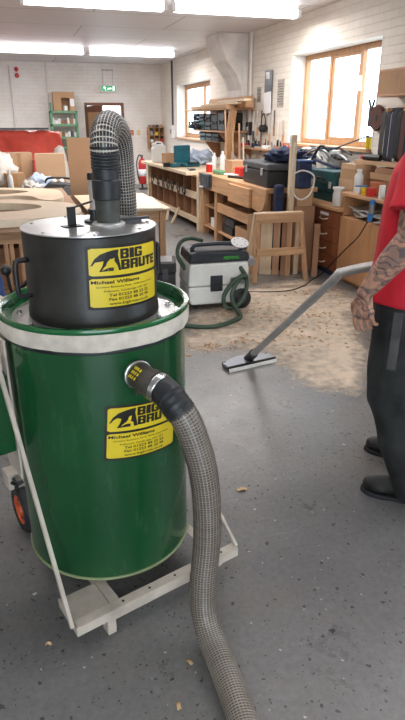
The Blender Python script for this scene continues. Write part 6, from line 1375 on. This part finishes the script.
# face details
FW, LF = HFW, HLF
for s in (-1, 1):
    bm = nb(); ball(bm, HC + FW * 0.083 + LF * s * 0.031 + UP * 0.012, 0.011, (0.8, 1.2, 0.7), 2); e_ = link('eye', bm, WHITE, man, smooth=True)
    bm = nb(); ball(bm, HC + FW * 0.0905 + LF * s * 0.031 + UP * 0.012, 0.005, (0.5, 1, 1), 2); link('iris', bm, mat('brown_iris', (60, 40, 28), 0.2, var=0), e_, smooth=True)
bm = nb(); ball(bm, HC + UP * 0.032 - FW * 0.012, 0.104, (0.97, 0.79, 1.02), 4)
for v in list(bm.verts):
    q = v.co - HC
    if q.z < 0.045 + max(0, q.dot(FW)) * 0.4 - (0.06 if q.dot(FW) < -0.02 else 0): pass
bmesh.ops.delete(bm, geom=[v for v in bm.verts if (v.co - HC).z < (0.05 + 0.2 * (v.co - HC).dot(FW) if (v.co - HC).dot(FW) > 0 else 0.05 + 0.9 * (v.co - HC).dot(FW))], context='VERTS')
for v in bm.verts: v.co += v.normal * noise.noise(v.co * 60) * 0.003
link('hair', bm, mat('brown_hair', (62, 46, 36), 0.8, var=0.3, scale=40), man, smooth=True)
# T-shirt
FW, LF = BFW, BLF
def fold(o, amp, fz, sx=1.0):
    nrm = [v.normal.copy() for v in o.data.vertices]
    for v, n_ in zip(o.data.vertices, nrm):
        v.co += n_ * (noise.noise(V((v.co.x * 9 * sx, v.co.y * 9 * sx, v.co.z * fz))) * amp + noise.noise(V((v.co.x * 22, v.co.y * 22, v.co.z * fz * 2.2))) * amp * 0.35)
bm = nb()
trunk(bm, [(B(0.0, 0, 0.90), .158, .205), (B(0.0, 0, 0.94), .156, .203), (B(0.0, -0.005, 1.08), .142, .186), (B(0.0, -0.015, 1.25), .136, .188), (B(-0.01, -0.035, 1.38), .125, .19), (B(-0.015, -0.04, 1.45), .09, .15), (B(-0.02, -0.04, 1.49), .066, .085)])
def sleeve(S, E):
    m_ = S + (E - S) * 0.66; limb(bm, [(S - UP * 0.01, 0.082), (S + (E - S) * 0.4, 0.086)]); cyl(bm, S + (E - S) * 0.4, m_, 0.086, 0.097, n=28)
sleeve(LS, LE); sleeve(RS, RE)
shirt = fuse('t_shirt', bm, mat('red_cotton', (196, 24, 42), 0.75, var=0.08, scale=5, bump=0.12, bscale=25), man, 0.008, 5)
fold(shirt, 0.008, 3)
# trousers
bm = nb()
for Hh, Kk, Aa, s in ((LH, LK, LA, 1), (RH, RK, RA, -1)):
    limb(bm, [(Hh - UP * 0.05, 0.112), (Hh * 0.5 + Kk * 0.5, 0.104), (Kk, 0.092), (Kk * 0.45 + Aa * 0.55, 0.083)]); cyl(bm, Kk * 0.45 + Aa * 0.55, V((Aa.x, Aa.y, 0.045)) + UP * 0.0 - FW * 0.02, 0.083, 0.082, n=28)
trunk(bm, [(B(0, 0, 0.80), .12, .17), (B(0, 0, 0.90), .13, .175), (B(0, 0, 0.96), .122, .165), (B(0, 0, 0.99), .115, .16)])
TR = mat('dusty_black_trousers', (40, 42, 42), 0.85, var=0.55, scale=6, bump=0.2, bscale=30)
tro = fuse('trousers', bm, TR, man, 0.008, 4); fold(tro, 0.014, 4)
bm = nb(); box(bm, -0.018, 0.018, -0.006, 0.006, -0.13, 0.1)           # grey knee patch / thigh pocket panels
o = link('thigh_pocket', bm, mat('grey_pocket', (74, 72, 71), 0.85, var=0.3, scale=9), tro, bevel=0.004); tp = (LH * 0.72 + LK * 0.28) + LF * 0.108; o.location = tp; o.rotation_euler = (radians(3), 0, atan2(FW.y, FW.x)); 
# boots
for A_, nm in ((LA, 'left'), (RA, 'right')):
    bm = nb(); g0 = V((A_.x, A_.y, 0))
    def fp(f, l, z): return g0 + FW * f + LF * l + UP * z
    limb(bm, [(fp(-0.02, 0, 0.10), 0.052), (fp(-0.025, 0, 0.055), 0.045)]); limb(bm, [(fp(-0.03, 0, 0.05), 0.043), (fp(0.06, 0, 0.055), 0.045), (fp(0.135, 0, 0.044), 0.042), (fp(0.165, 0.0, 0.04), 0.036)])
    ball(bm, fp(0.12, 0, 0.04), 0.05, (1.15, 0.98, 0.72)); ball(bm, fp(-0.035, 0, 0.04), 0.045, (1, 0.9, 0.8))
    for v in bm.verts: v.co.z = max(v.co.z, 0.012)
    bt = fuse('boot', bm, mat('scuffed_black_leather', (34, 33, 32), 0.5, var=0.5, scale=14), man, 0.006, 4)
    for v in bt.data.vertices: v.co.z = max(v.co.z, 0.012)
    bm = nb(); pf_ = [(-0.078, 0.0), (-0.065, 0.032), (-0.02, 0.038), (0.05, 0.04), (0.11, 0.052), (0.165, 0.045), (0.2, 0.02), (0.205, 0)]
    ot = pf_ + [(x, -y) for x, y in pf_[-2:0:-1]]; ot = [(q.x, q.y) for q in smoothpath([(x, y, 0) for x, y in ot], 0.015, True)]
    Ms = Matrix(((FW.x, LF.x, 0, g0.x), (FW.y, LF.y, 0, g0.y), (0, 0, 1, 0), (0, 0, 0, 1)))
    prism(bm, ot, 0.0, 0.018, Ms); link('sole', bm, BLACKS, bt, bevel=0.003)
    for j in range(4):
        bm = nb(); c = fp(0.045 + 0.022 * j, 0, 0.1 - 0.007 * j); bar(bm, c + LF * 0.02, c - LF * 0.02, 0.006, 0.005); link('lace', bm, BLACKS, bt)
